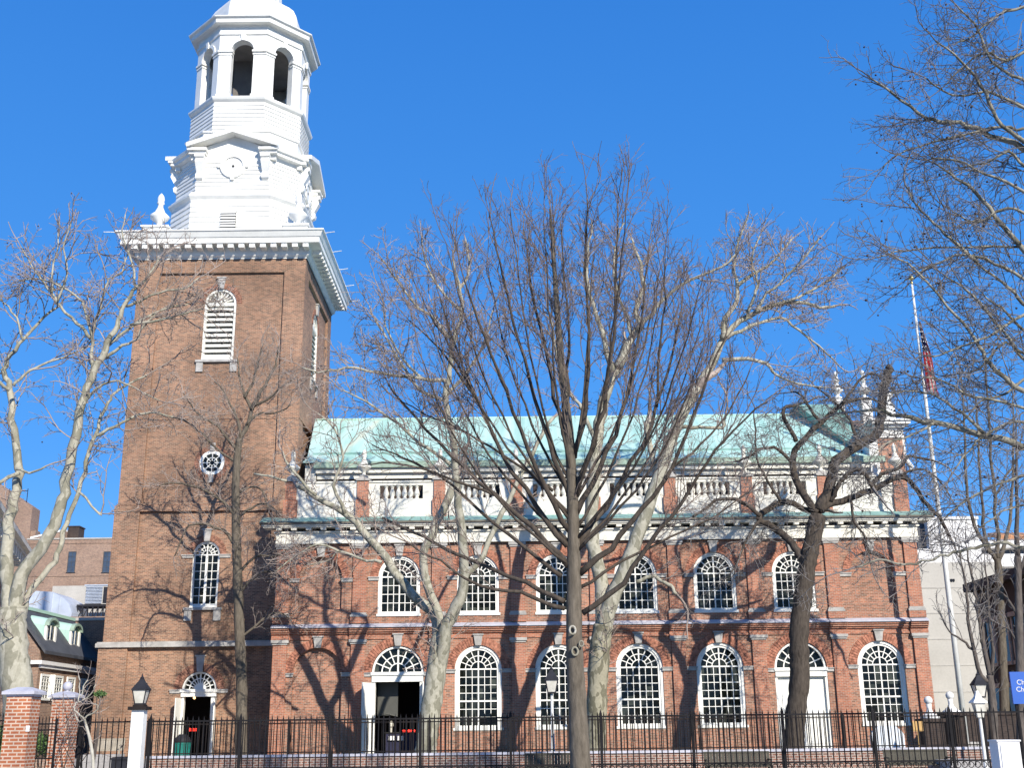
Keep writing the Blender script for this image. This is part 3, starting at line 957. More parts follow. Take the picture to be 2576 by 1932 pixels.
def rotated_east(objs):
    """turn copies of south-face parts about the tower axis so they sit on the east face"""
    T = TE @ Matrix.Translation((XC - LXC, YC - (xs - XC) - YPn, 0))
    for o in objs:
        c = o.copy(); c.data = o.data.copy(); COL.objects.link(c)
        c.data.transform(T)
        for ch in [x for x in D.objects if x.parent == o]:
            k = ch.copy(); k.data = ch.data.copy(); COL.objects.link(k); k.data.transform(T); k.parent = c
kids = [o for o in D.objects if o.parent == church and (o.name.startswith('louvred_window') or (o.name.startswith('brick_arch') and abs(o.data.vertices[0].co.z - lv_spring) < 2) or (o.name.startswith('stone_sill') and o.data.vertices[0].co.z > 15))]
rotated_east(kids)

# tower door
lt = MB()
fl = fan_light(church, DXC, dz_spring, .93, YPn - .28, 10)
fb_ = MB(); fb_.quad(*[(x, YPn - .28 + .15, z) for x, z in arc(DXC, dz_spring + .01, .3, 14)])
part('fan_boss', fb_, M['white_trim'], fl)
lintel(church, DXC, .96, zt(1753), dz_spring, YPn - .28)
arch_ring(church, DXC, dz_spring, .95, 1.38, YPn - .28, M['voussoir_tower'], .8, 30)
mb = MB(); mb.box(DXC - .94, DXC - .80, YPn - .22, YPn + .1, Z0 + .1, zt(1753)); mb.box(DXC + .66, DXC + .94, YPn - .22, YPn + .1, Z0 + .1, zt(1753))
tdw = part('doorway', mb, M['white_trim'], church)
mb = MB()
d = Vector((-.10, -.99, 0)); c = Vector((DXC - .92, YPn - .3, (Z0 + zt(1753)) / 2)) + d * .4
mb.obox(c, d * .4, Vector((-d.y, d.x, 0)) * .03, Vector((0, 0, (zt(1753) - Z0) / 2 - .08)))
d = Vector((.12, -.99, 0)); c = Vector((DXC + .95, YPn - .3, (Z0 + zt(1753)) / 2)) + d * .3
mb.obox(c, d * .3, Vector((-d.y, d.x, 0)) * .03, Vector((0, 0, (zt(1753) - Z0) / 2 - .08)))
part('door_leaf', mb, M['white_trim'], tdw)
mb = MB()
mb.quad((XC - 2.1, TY0 + 3.95, Z0), (XC + 2.1, TY0 + 3.95, Z0), (XC + 2.1, TY0 + 3.95, 6), (XC - 2.1, TY0 + 3.95, 6))
part('vestibule', mb, M['dark'], tdw)

# --- big white cornice
zc_ = lambda y, Y=63.4: P(600, y, Y).z


def sq(o, z): return [(TX0 - o, TY0 - o, z), (TX1 + o, TY0 - o, z), (TX1 + o, TY1 + o, z), (TX0 - o, TY1 + o, z)]


zf0 = zTop - .02; zf1 = zc_(634, 64.3); zm = zc_(620, 63.7); zcT = zc_(592, 63.3)
cb = MB()
cb.rings([sq(.06, zf0), sq(.06, zf0 + .12), sq(.10, zf0 + .12), sq(.10, zf1 - .3), sq(.2, zf1 - .2), sq(.24, zf1)], False, False)
cb.rings([sq(.24, zf1), sq(.30, zf1 + .3), sq(.92, zf1 + .3), sq(.92, zf1 + .62), sq(.98, zf1 + .66), sq(1.12, zf1 + .95), sq(1.2, zf1 + 1.0), sq(1.2, zf1 + 1.08), sq(.0, zf1 + 1.35)], False, True)
tcor = part('tower_cornice', cb, M['white'], church)
zst = zf1 + 1.30
mo = MB(); mo.box(-.17, .17, -.85, -.2, zf1 + .04, zf1 + .298)
mo_me = mo.mesh('mutule')
nmu = 17
for k in range(nmu):
    x = TX0 - .1 + (TX1 - TX0 + .2) * k / (nmu - 1)
    place('mutule', mo_me, M['white'], tcor, (x, TY0, 0))
for k in range(1, nmu):
    place('mutule', mo_me, M['white'], tcor, (TX1, TY0 - .1 + (TY1 - TY0 + .2) * k / (nmu - 1), 0), PI / 2)
# thin lightning spikes that stick out of the cornice edge
for (x, y, dx, dy) in [(TX0 - 1.15, TY0 - 1.1, -.9, 0)] + [(TX1 + 1.15, TY0 - .6 + 2.9 * q, .75, -.15) for q in range(5)]:
    sp = MB(); sp.tube([(x, y, zf1 + 1.0), (x + dx * .85, y + dy, zf1 + 1.02)], .026, 5)
    part('lightning_spike', sp, M['white'], tcor)


# --- white wooden steeple in octagonal stages
def octo(a, c, z):
    x, y = XC, YC
    return [(x - a + c, y - a, z), (x + a - c, y - a, z), (x + a, y - a + c, z), (x + a, y + a - c, z), (x + a - c, y + a, z), (x - a + c, y + a, z), (x - a, y + a - c, z), (x - a, y - a + c, z)]


def stack(mb, a, c, prof, cap0=False, cap1=True):
    mb.rings([octo(a + o, c + .586 * o, z) for z, o in prof], cap0, cap1)


def boards(mb, a, c, z0, z1, n, lip=.048):
    """clapboards: every board leans out a little at its foot"""
    prof = []
    for k in range(n):
        za = z0 + (z1 - z0) * k / n; zb = z0 + (z1 - z0) * (k + 1) / n
        prof += [(za, lip), (zb, 0)]
    stack(mb, a, c, prof, True, True)


def rowz(y, a, x=560): return P(x, y, YC - a).z


aA, cA = 4.13, 1.68
z1 = rowz(506, aA); z1b = rowz(483, aA)
st = MB(); boards(st, aA, cA, zst - .2, z1, 8)
stepA = part('steeple_base', st, M['white'], church)
mm = MB(); stack(mm, aA, cA, [(z1, .02), (z1 + .12, .06), (z1 + .3, .22), (z1 + .42, .24), (z1 + .46, .12), (z1b, .06), (z1b + .05, -.1)], True)
part('base_moulding', mm, M['white'], stepA)
vb = MB()
vx, vz0, vz1 = P(574, 555, YC - aA).x, rowz(577, aA), rowz(533, aA)
vb.box(vx - .48, vx + .48, YC - aA - .05, YC - aA + .02, vz0, vz1)
vent = part('vent', vb, M['dark'], stepA)
vl = MB()
for k in range(7):
    z = vz0 + (vz1 - vz0) * k / 6.5
    vl.obox((vx, YC - aA - .10, z + .02), (.46, 0, 0), (0, .06, .03), (0, .01, .055))
part('slats', vl, M['white'], vent)
# corner urns on the cornice
ug = MB(); ug.lathe(0, 0, [(r * 1.5 if z < 1.0 else r * 1.7, z * 1.62) for r, z in urn_prof], 18)
ug_me = ug.mesh('corner_urn')
for (ux, uy) in ((TX0 + .75, TY0 + .75), (TX1 - .75, TY0 + .75), (TX1 - .75, TY1 - .75), (TX0 + .75, TY1 - .75)):
    pb = MB(); pb.box(ux - .75, ux + .75, uy - .75, uy + .75, zst - .2, zst + .5); pb.box(ux - .85, ux + .85, uy - .85, uy + .85, zst + .5, zst + .62)
    ped = part('urn_pedestal', pb, M['white'], church)
    place('corner_urn', ug_me, M['white'], ped, (ux, uy, zst + .62), smooth=True)

aB, cB = 3.95, 1.66
z2 = rowz(400, aB); z2t = rowz(372, aB); z2p = rowz(325, aB + .4)
st = MB(); boards(st, aB, cB, z1b, z2, 9)
stepB = part('clock_stage', st, M['white'], church)
cprof = [(z2, .03), (z2 + .18, .1), (z2 + .2, .40), (z2 + .40, .43), (z2 + .44, .56), (z2 + .60, .62), (z2 + .75, .1), (z2 + .75, -.3), (z2, -.3)]
for k in (1, 3, 5, 7):                        # the cornice runs round the cut corners and stops at each pediment
    r0 = []; r1 = []; mm = MB()
    for z, o in cprof:
        q = octo(aB + o, cB + .586 * o, z); r0.append(q[k]); r1.append(q[(k + 1) % 8])
    mm.rings([r0, r1])
    part('stage_cornice', mm, M['white'], stepB)


def four(f):
    for q in range(4):
        yield Matrix.Translation((XC, YC, 0)) @ Matrix.Rotation(q * PI / 2, 4, 'Z')


hw = aB - cB + .12
for q, T in enumerate(four(0)):
    zb = z2 + .60; pk = z2p
    pd = MB()
    yf = -aB - .62
    # raking cornices with broken returns, and the tympanum behind
    for s in (-1, 1):
        pd.rings([[(s * (hw + .45), yf - .12, zb - .05), (s * (hw + .45), yf - .12, zb + .22), (s * (hw + .45), -aB + 1.2, zb + .22), (s * (hw + .45), -aB + 1.2, zb - .05)],
                  [(0, yf - .12, pk - .34), (0, yf - .12, pk), (0, -aB + 1.2, pk), (0, -aB + 1.2, pk - .30)]])
        u0, u1 = sorted((s * (hw - .72), s * (hw + .36))); pd.box(u0, u1, -aB - .40, -aB + .2, z2 + .2, z2 + .40); pd.box(u0 - .06, u1 + .06, yf + .05, -aB + .2, z2 + .40, zb - .03); pd.box(u0 + .1, u1 - .1, -aB - .12, -aB + .2, z2 - .1, z2 + .2)
    pd.rings([[(-hw + .1, -aB - .02, z2 - .05), (hw - .1, -aB - .02, z2 - .05), (hw - .1, -aB + .5, z2 - .05), (-hw + .1, -aB + .5, z2 - .05)], [(-hw + .1, -aB - .02, zb), (hw - .1, -aB - .02, zb), (hw - .1, -aB + .5, zb), (-hw + .1, -aB + .5, zb)], [(-.3, -aB - .02, pk - .35), (.3, -aB - .02, pk - .35), (.3, -aB + .5, pk - .35), (-.3, -aB + .5, pk - .35)]])
    me = pd.mesh('pediment'); me.transform(T)
    place('pediment', me, M['white'], stepB)
    # clock-like roundel with four little keys
    ck = MB(); zc = rowz(419, aB)
    n = 28
    def rg_(r0, r1, ya, yb):
        for k in range(n):
            a0, a1 = 2 * PI * k / n, 2 * PI * (k + 1) / n
            f = [(r * math.cos(a), zc + r * math.sin(a)) for r, a in ((r0, a0), (r0, a1), (r1, a1), (r1, a0))]
            ck.rings([[(x, ya, z) for x, z in f], [(x, yb, z) for x, z in f]])
    rg_(.62, .80, -aB - .14, -aB); rg_(.0001, .62, -aB - .06, -aB + .01)
    for k in range(4):
        a = k * PI / 2
        ck.box(.86 * math.cos(a) - .11, .86 * math.cos(a) + .11, -aB - .17, -aB, zc + .86 * math.sin(a) - .11, zc + .86 * math.sin(a) + .11)
    me = ck.mesh('roundel'); me.transform(T)
    rd_ = place('roundel', me, M['white'], stepB)
    ce = MB(); ce.rings([[(.08 * math.cos(2 * PI * k / 12), -aB - .09, zc + .08 * math.sin(2 * PI * k / 12)) for k in range(12)], [(.08 * math.cos(2 * PI * k / 12), -aB - .05, zc + .08 * math.sin(2 * PI * k / 12)) for k in range(12)]])
    me = ce.mesh('centre_boss'); me.transform(T); place('centre_boss', me, M['dark'], rd_)
    # scrolled console brackets either side
    for s in (-1, 1):
        cn = MB(); x = s * (hw - .35)
        cn.rings([[(x - w_, y_, z_), (x + w_, y_, z_), (x + w_, -aB + .01, z_), (x - w_, -aB + .01, z_)] for z_, y_, w_ in
                  ((z2 + .2, -aB - .55, .3), (z2 - .05, -aB - .55, .3), (z2 - .12, -aB - .42, .26), (z2 - .35, -aB - .5, .26), (z2 - .75, -aB - .30, .22), (z2 - 1.0, -aB - .16, .2), (z2 - 1.15, -aB - .28, .24), (z2 - 1.4, -aB - .24, .22), (z2 - 1.5, -aB - .08, .18))])
        me = cn.mesh('console'); me.transform(T)
        place('console', me, M['white'], stepB)
aX, cX = 3.62, 1.5
z3 = rowz(330, aX)
mm = MB(); stack(mm, aX, cX, [(z2 + .5, 0), (z3 - .12, 0), (z3 - .1, .1), (z3, .12), (z3 + .04, 0)], True)
part('attic_block', mm, M['white'], stepB)

aC, cC = 3.60, 2.0
z4 = rowz(256, aC); z4b = rowz(245, aC)
st = MB(); boards(st, aC, cC, z3 - .1, z4, 8)
stepC = part('belfry_base', st, M['white'], church)
mm = MB(); stack(mm, aC, cC, [(z4, .02), (z4 + .12, .16), (z4 + .24, .22), (z4 + .32, .22), (z4b + .1, -.1)], True)
part('base_moulding', mm, M['white'], stepC)

# open belfry of eight arches
aD, cD = 3.48, 1.93
z5 = z4b + .08
zsp = rowz(126, aD); zat = rowz(106, aD); z6 = rowz(88, aD)
pts = octo(aD, cD, 0)
pin = octo(aD - .55, cD - .32, 0)
bf = MB(); bps = []
for k in range(8):
    bp = MB(); bps.append(bp)
    p, q = Vector(pts[k]), Vector(pts[(k + 1) % 8]); pi_, qi = Vector(pin[k]), Vector(pin[(k + 1) % 8])
    L = (q - p).length; d = (q - p) / L; nrm = Vector((d.y, -d.x, 0))
    ow = .72; mid = L / 2
    def at(s, z, dep=0.0): return p + d * s - nrm * dep + Vector((0, 0, z))
    for (s0, s1) in ((0.0, mid - ow), (mid + ow, L)):
        f0 = [at(s0, z5), at(s1, z5), at(s1, z5, .55) if s1 < L else qi + Vector((0, 0, z5)), at(s0, z5, .55) if s0 > 0 else pi_ + Vector((0, 0, z5))]
        f1 = [v + Vector((0, 0, zsp - z5)) for v in f0]
        bf.rings([f0, f1])
        # impost moulding and plinth
        for (za, zb, o) in ((zsp - .34, zsp - .24, .05), (zsp - .14, zsp, .10), (z5, z5 + .25, .06)):
            e0 = max(s0 - .0, 0); g0 = [at(s0 - (o if s0 > 0 else 0), za, -o), at(s1 + (o if s1 < L else 0), za, -o), at(s1 + (o if s1 < L else 0), za, .3), at(s0 - (o if s0 > 0 else 0), za, .3)]
            bp.rings([g0, [v + Vector((0, 0, zb - za)) for v in g0]])
    n = 16
    aa = [(mid - ow * math.cos(PI * i / n), zsp + ow * math.sin(PI * i / n)) for i in range(n + 1)]
    top = z6
    s_prev = 0.0
    for dep in (0.0,):
        bf.quad(at(0, zsp), at(mid - ow, zsp), at(mid - ow, top), at(0, top)); bf.quad(at(mid + ow, zsp), at(L, zsp), at(L, top), at(mid + ow, top))
        for i in range(n):
            (sa, za), (sb_, zb) = aa[i], aa[i + 1]
            bf.quad(at(sa, za), at(sb_, zb), at(sb_, top), at(sa, top))
            bf.quad(at(sa, za), at(sa, za, .5), at(sb_, zb, .5), at(sb_, zb))
            bf.quad(at(sa, za, .5), at(sa, top, .5), at(sb_, top, .5), at(sb_, zb, .5))
            # archivolt
            ca = lambda i_, r, dp: at(mid - r * math.cos(PI * i_ / n), zsp + r * math.sin(PI * i_ / n), dp)
            bp.rings([[ca(i, ow, -.07), ca(i, ow + .2, -.07), ca(i, ow + .2, .02), ca(i, ow, .02)], [ca(i + 1, ow, -.07), ca(i + 1, ow + .2, -.07), ca(i + 1, ow + .2, .02), ca(i + 1, ow, .02)]])
    kk = [at(mid - .1, zsp + ow - .03, -.14), at(mid + .1, zsp + ow - .03, -.14), at(mid + .1, zsp + ow - .03, .02), at(mid - .1, zsp + ow - .03, .02)]
    k2 = [at(mid - .15, zsp + ow + .42, -.18), at(mid + .15, zsp + ow + .42, -.18), at(mid + .15, zsp + ow + .42, .02), at(mid - .15, zsp + ow + .42, .02)]
    bp.rings([kk, k2])
belfry = part('belfry', bf, M['white'], church)
for bp in bps: part('arch_moulding', bp, M['white'], belfry)
bl_ = MB(); stack(bl_, aD - .9, cD - .5, [(z5, 0), (z5 + .02, 0)], True); 
part('belfry_floor', bl_, plain('weathered_boards', (.22, .20, .18), .9), belfry)
cl_ = MB(); stack(cl_, aD - .1, cD, [(z6 - .25, -.2), (z6 - .2, -.2)], True); part('belfry_ceiling', cl_, plain('weathered_ceiling', (.22, .20, .18), .9), belfry)
it = MB()
it.rings([[(XC - 1.2, YC - .8, z5), (XC + .9, YC - .8, z5), (XC + .9, YC + 1.2, z5), (XC - 1.2, YC + 1.2, z5)], [(XC - 1.2, YC - .8, z6 - .2), (XC + .9, YC - .8, z6 - .2), (XC + .9, YC + 1.2, z6 - .2), (XC - 1.2, YC + 1.2, z6 - .2)]])
part('bell_shaft', it, plain('grey_boards', (.15, .135, .12), .9), belfry)
z7 = rowz(65, aD); z8 = rowz(54, aD + .5); z9 = rowz(40, aD + .6)
mm = MB(); stack(mm, aD, cD, [(z6, 0), (z6 + .02, .08), (z6 + .16, .10), (z6 + .18, .02), (z7 - .1, .02), (z7, .12), (z8 - .02, .42), (z8, .48), (z8 + .26, .52), (z9 - .02, .66), (z9 + .06, .68), (z9 + .2, .0)], True)
part('belfry_cornice', mm, M['white'], belfry)
dm = MB()
z10 = rowz(-6, 1.7)
H = z10 - z9
aE = 3.0; cE = aE * .586
stack(dm, aE, cE, [(z9 + .1, 0), (z9 + H * .45, -.02), (z9 + H * .62, -.10), (z9 + H * .78, -.32), (z9 + H * .9, -.66), (z9 + H * 1.0, -1.15), (z9 + H * 1.06, -1.45)], True)
dome = part('dome', dm, M['white'], church)
lm = MB(); zl = z9 + H * 1.0
aG = 1.5; cG = aG * .586
stack(lm, aG, cG, [(zl - .2, .1), (zl + .25, .12), (zl + .3, 0), (zl + 2.6, -.1), (zl + 2.65, .3), (zl + 2.9, .35), (zl + 3.0, -.1)], True)
for k in range(4):
    a = PI / 4 + k * PI / 2
    lm.obox((XC + 1.75 * math.cos(a), YC + 1.75 * math.sin(a), zl + .55), (.25, 0, 0), (0, .25, 0), (0, 0, .5))
part('lantern', lm, M['white'], dome)
spb = MB(); spb.lathe(XC, YC, [(1.4, 0), (.9, 2.0), (.5, 8), (.12, 17), (0, 17.2)], 8, zl + 2.95)
part('spire', spb, M['white'], dome)

# ------------------------------------------------------------------ trees
from mathutils import noise as mnoise


def vadd(a, b, s=1.0): return (a[0] + b[0] * s, a[1] + b[1] * s, a[2] + b[2] * s)


def vnorm(a):
    l = math.sqrt(a[0] * a[0] + a[1] * a[1] + a[2] * a[2]) or 1
    return (a[0] / l, a[1] / l, a[2] / l)


def vcross(a, b): return (a[1] * b[2] - a[2] * b[1], a[2] * b[0] - a[0] * b[2], a[0] * b[1] - a[1] * b[0])


def segs_mesh(name, A, B, ra, rb, sides=3):
    """every twig segment as a small open prism, built in one go"""
    A = np.asarray(A, dtype=np.float64); B = np.asarray(B, dtype=np.float64); ra = np.asarray(ra); rb = np.asarray(rb)
    n = len(A)
    t = B - A
    t /= np.maximum(np.linalg.norm(t, axis=1, keepdims=True), 1e-9)
    h = np.tile(np.array([.37, .61, .7]), (n, 1))
    a = np.cross(t, h); a /= np.maximum(np.linalg.norm(a, axis=1, keepdims=True), 1e-9)
    b = np.cross(t, a)
    V = np.zeros((n, 2 * sides, 3))
    for k in range(sides):
        c, s = math.cos(2 * PI * k / sides), math.sin(2 * PI * k / sides)
        o = a * c + b * s
        V[:, k] = A + o * ra[:, None]
        V[:, sides + k] = B + o * rb[:, None]
    base = (np.arange(n) * 2 * sides)[:, None, None]
    q = np.array([[k, (k + 1) % sides, sides + (k + 1) % sides, sides + k] for k in range(sides)])[None]
    idx = (base + q).reshape(-1)
    me = D.meshes.new(name)
    nf = n * sides
    me.vertices.add(n * 2 * sides); me.vertices.foreach_set('co', V.reshape(-1))
    me.loops.add(nf * 4); me.loops.foreach_set('vertex_index', idx.astype(np.int32))
    me.polygons.add(nf); me.polygons.foreach_set('loop_start', (np.arange(nf) * 4).astype(np.int32))
    me.update(calc_edges=True)
    return me


class Tree:
    def __init__(s, seed, spec, env=None):
        s.r = random.Random(seed); s.spec = spec; s.env = env
        s.A = []; s.B = []; s.ra = []; s.rb = []
        s.tips = []

    def emit(s, pts, rad):
        for i in range(len(pts) - 1):
            s.A.append(pts[i]); s.B.append(pts[i + 1]); s.ra.append(rad[i]); s.rb.append(rad[i + 1])

    def outside(s, p, k=1.0):
        if s.env is None: return False
        c, rx, rz = s.env
        dz = p[2] - c[2]
        q = (((p[0] - c[0]) / rx) ** 2 + ((p[1] - c[1]) / rx) ** 2) ** 1.3 + (abs(dz / rz) ** 2.6 if dz > 0 else 0)
        return q > k

    def child(s, p, d, L, r0, lv):
        sp = s.spec[lv]; R_ = s.r
        lim = R_.uniform(.80, 1.12)              # ragged edge of the crown
        if s.outside(p, lim): return
        n = sp['n']
        pts = [p]; step = L / n
        w = sp['wig']; up = sp['up']
        for i in range(n):
            d = vnorm((d[0] + R_.gauss(0, w), d[1] + R_.gauss(0, w), d[2] + R_.gauss(0, w) + up))
            p = vadd(p, d, step); pts.append(p)
            if s.outside(p, lim): break
        if len(pts) < 2: return
        n = len(pts) - 1
        r1 = max(sp['rmin'], r0 * .3)
        rad = [r0 + (r1 - r0) * i / n for i in range(n + 1)]
        s.emit(pts, rad)
        if lv + 1 < len(s.spec): s.sprout(pts, rad, lv + 1)
        else: s.tips.append(pts[-1])

    def sprout(s, pts, rad, lv, t0=None, t1=1.0, dens=1.0):
        sp = s.spec[lv]; R_ = s.r
        seg = []; tot = 0.0
        for i in range(len(pts) - 1):
            d = (pts[i + 1][0] - pts[i][0], pts[i + 1][1] - pts[i][1], pts[i + 1][2] - pts[i][2])
            l = math.sqrt(d[0] ** 2 + d[1] ** 2 + d[2] ** 2); seg.append((tot, l, d)); tot += l
        if tot < 1e-6: return
        st = sp['step'] / dens
        q = (sp['t0'] if t0 is None else t0) * tot + R_.uniform(0, st)
        k = 0
        while q < t1 * tot:
            while k < len(seg) - 1 and q > seg[k][0] + seg[k][1]: k += 1
            f = (q - seg[k][0]) / max(seg[k][1], 1e-9)
            t = vnorm(seg[k][2]); p = vadd(pts[k], seg[k][2], f)
            rl = rad[k] + (rad[k + 1] - rad[k]) * f
            x = (R_.gauss(0, 1), R_.gauss(0, 1), R_.gauss(0, 1)); a = vnorm(vcross(t, x))
            an = R(R_.uniform(*sp['ang']))
            d = (t[0] * math.cos(an) + a[0] * math.sin(an), t[1] * math.cos(an) + a[1] * math.sin(an), t[2] * math.cos(an) + a[2] * math.sin(an) + sp['up0'])
            L = R_.uniform(*sp['len']) * (1 - sp['tap'] * q / tot)
            s.child(p, vnorm(d), L, min(rl * .75, max(sp['rmin'] * 1.6, L * sp['rr'])), lv)
            q += st * R_.uniform(.5, 1.5)


def smooth_poly(pts, rad, m=3):
    """Catmull-Rom through the traced limb so it bends like wood"""
    if len(pts) < 3: return pts, rad
    o = []; ro = []
    for i in range(len(pts) - 1):
        p0 = pts[max(i - 1, 0)]; p1 = pts[i]; p2 = pts[i + 1]; p3 = pts[min(i + 2, len(pts) - 1)]
        for j in range(m):
            t = j / m
            o.append(tuple(.5 * (2 * p1[c] + (p2[c] - p0[c]) * t + (2 * p0[c] - 5 * p1[c] + 4 * p2[c] - p3[c]) * t * t + (3 * p1[c] - p0[c] - 3 * p2[c] + p3[c]) * t ** 3) for c in range(3)))
            ro.append(rad[i] + (rad[i + 1] - rad[i]) * t)
    o.append(tuple(pts[-1])); ro.append(rad[-1])
    return o, ro


def make_tree(name, label, Y, trunk, limbs, spec, seed, bark_m, twig_m, base_z=None, seeds=0, group=None, drift=.3, flare=1.35, knots=(), bark2=None, dens=1.0, ground=0.0, trunk_t0=.55, env=None, thin=1.0):
    """trunk / limbs: traced as ([(px, py), ...], radius0, radius1) in photo pixels; the depth wanders as the limb grows"""
    if env:
        c_ = P(env[0], env[1], Y); env = (tuple(c_), env[2] / ppm(c_), env[3] / ppm(c_))
    tr = Tree(seed, spec, env); rnd = random.Random(seed * 7 + 1)
    tmb = MB(); lmb = MB()
    pts2, r0, r1 = trunk[:3]
    P3 = [P(x, y, Y) for x, y in pts2]
    rr = [(r0 + (r1 - r0) * i / (len(P3) - 1)) / ppm(P3[i]) for i in range(len(P3))]
    if P3[0].z > ground:
        foot = Vector((P3[0].x + (P3[0].x - P3[1].x) * .15, Y, ground - .1))
        P3 = [foot] + P3; rr = [rr[0] * flare] + rr
    a, b = smooth_poly([tuple(p) for p in P3], rr, 8)
    b = [q * rnd.uniform(.95, 1.05) for q in b]
    tmb.tube(a, b, 18)
    for i, v in enumerate(tmb.v):                 # burls and furrows
        k = i // 18
        c_ = a[min(k, len(a) - 1)]; r_ = b[min(k, len(b) - 1)]
        q = mnoise.noise(Vector(v) * (1.2 / max(r_, .1))) * .10 + mnoise.noise(Vector((v[0] * 9, v[1] * 9, v[2] * 2))) * .05
        tmb.v[i] = tuple(c_[m] + (v[m] - c_[m]) * (1 + q) for m in range(3))
    tr.sprout(a, b, 0, t0=trunk_t0, dens=.8 * dens)
    for L in limbs:
        pts2, r0, r1 = L[:3]
        opt = L[3] if len(L) > 3 else {}
        dr = opt.get('dr', rnd.uniform(-drift, drift))
        y0 = opt.get('y', 0.0)
        P3 = []; acc = 0; prev = None
        for x, y in pts2:
            if prev is not None:
                acc += math.hypot(x - prev[0], y - prev[1]) / ppm(P(x, y, Y))
            prev = (x, y)
            P3.append(P(x, y, Y + y0 + dr * acc))
        rr = [max(thin * (r0 + (r1 - r0) * (i / (len(P3) - 1)) ** .8) / ppm(P3[i]), .012) for i in range(len(P3))]
        a, b = smooth_poly([tuple(p) for p in P3], rr, 3)
        cut = [i for i, p in enumerate(a) if i > 3 and tr.outside(p, .86)]
        if cut: a, b = a[:cut[0] + 1], b[:cut[0] + 1]
        # slight natural wander
        a = [a[0]] + [tuple(c + rnd.gauss(0, min(b[i] * .3, .02) + .010) for c in p) for i, p in enumerate(a) if i > 0]
        lmb.tube(a, b, 8)
        tr.sprout(a, b, 0, t0=opt.get('t0'), dens=opt.get('d', 1.0) * dens)
        # continue the tip
        d = vnorm((a[-1][0] - a[-3][0], a[-1][1] - a[-3][1], a[-1][2] - a[-3][2]))
        if opt.get('tip', 1): tr.child(a[-1], d, spec[0]['len'][1] * .6, b[-1], 0)
    foot = P3_base = Vector(tuple(P(trunk[0][0][0], trunk[0][0][1], Y)))
    root = thing(name, label, 'tree', (foot.x, Y, ground), group)
    tk = part('trunk', tmb, bark_m, root, smooth=True)
    if knots:
        for (kx, ky, kr) in knots:
            p = P(kx, ky, Y); rad_m = kr / ppm(p)
            kmb = MB()
            yk = Y - (trunk[1] / ppm(p)) * .98
            ring = [(p.x + rad_m * .75 * math.cos(2 * PI * i / 14), yk - .015, p.z + rad_m * math.sin(2 * PI * i / 14)) for i in range(14)]
            kmb.tube(ring + [ring[0], ring[1]], rad_m * .28, 6)
            part('branch_scar', kmb, M['syc_limb'], tk, smooth=True)
    if lmb.v: part('limbs', lmb, bark2 or bark_m, root, smooth=True)
    me = segs_mesh('crown', tr.A, tr.B, tr.ra, tr.rb)
    cr = place('crown', me, twig_m, root)
    if seeds and tr.tips:
        sb = MB()
        ico = [(0, 0, 1), (.894, 0, .447), (.276, .851, .447), (-.724, .526, .447), (-.724, -.526, .447), (.276, -.851, .447), (.724, .526, -.447), (-.276, .851, -.447), (-.894, 0, -.447), (-.276, -.851, -.447), (.724, -.526, -.447), (0, 0, -1)]
        fc = [(0, 1, 2), (0, 2, 3), (0, 3, 4), (0, 4, 5), (0, 5, 1), (1, 6, 2), (2, 7, 3), (3, 8, 4), (4, 9, 5), (5, 10, 1), (6, 7, 2), (7, 8, 3), (8, 9, 4), (9, 10, 5), (10, 6, 1), (11, 7, 6), (11, 8, 7), (11, 9, 8), (11, 10, 9), (11, 6, 10)]
        for q in rnd.sample(tr.tips, min(seeds, len(tr.tips))):
            rr_ = rnd.uniform(.02, .033); z = q[2] - rnd.uniform(.05, .2)
            sb.add([(q[0] + v[0] * rr_, q[1] + v[1] * rr_, z + v[2] * rr_) for v in ico], fc)
        o = part('seed_balls', sb, M['seed'], root); o['kind'] = 'stuff'
    return root


def S3(step, ang, ln, up0, up, wig, n, rmin, rr=.012, t0=.2, tap=.45):
    return dict(step=step, ang=ang, len=ln, up0=up0, up=up, wig=wig, n=n, rmin=rmin, rr=rr, t0=t0, tap=tap)


# twiggy, upright small street tree in front of everything
SP_UP = [S3(.46, (16, 38), (1.2, 2.5), .22, .08, .12, 6, .009, .0075, .34, .40),
         S3(.27, (20, 48), (.6, 1.3), .12, .06, .15, 5, .0062, .0075, .2, .5),
         S3(.20, (22, 55), (.25, .6), .08, .03, .13, 3, .0046, .008, .15, .45),
         S3(.16, (25, 60), (.10, .28), .05, .02, .15, 2, .0036, .010, .2, .4)]
SP_SYC = [S3(.50, (28, 62), (1.8, 3.6), .10, .04, .20, 7, .017, .012, .22, .5),
          S3(.34, (30, 68), (.8, 1.6), .05, .02, .25, 4, .011, .011, .12, .5),
          S3(.16, (30, 75), (.25, .65), -.02, .0, .28, 3, .007, .012, .15, .4)]
SP_GNARL = [S3(.34, (35, 75), (1.2, 2.8), .05, -.01, .20, 7, .012, .011, .15, .45),
            S3(.24, (30, 75), (.5, 1.2), -.08, -.05, .25, 4, .009, .011, .12, .5),
            S3(.18, (30, 75), (.2, .55), -.15, -.08, .28, 3, .007, .013, .2, .4)]
SP_THIN = [S3(.36, (30, 60), (1.1, 2.3), .15, .06, .16, 6, .011, .011, .15, .45),
           S3(.24, (28, 60), (.4, 1.0), .08, .04, .2, 4, .008, .011, .12, .5),
           S3(.18, (28, 65), (.18, .45), .0, .0, .22, 2, .007, .013, .2, .4)]
d2s = lambda pts: [(x * 1.16456, y * 1.16456) for x, y in pts]

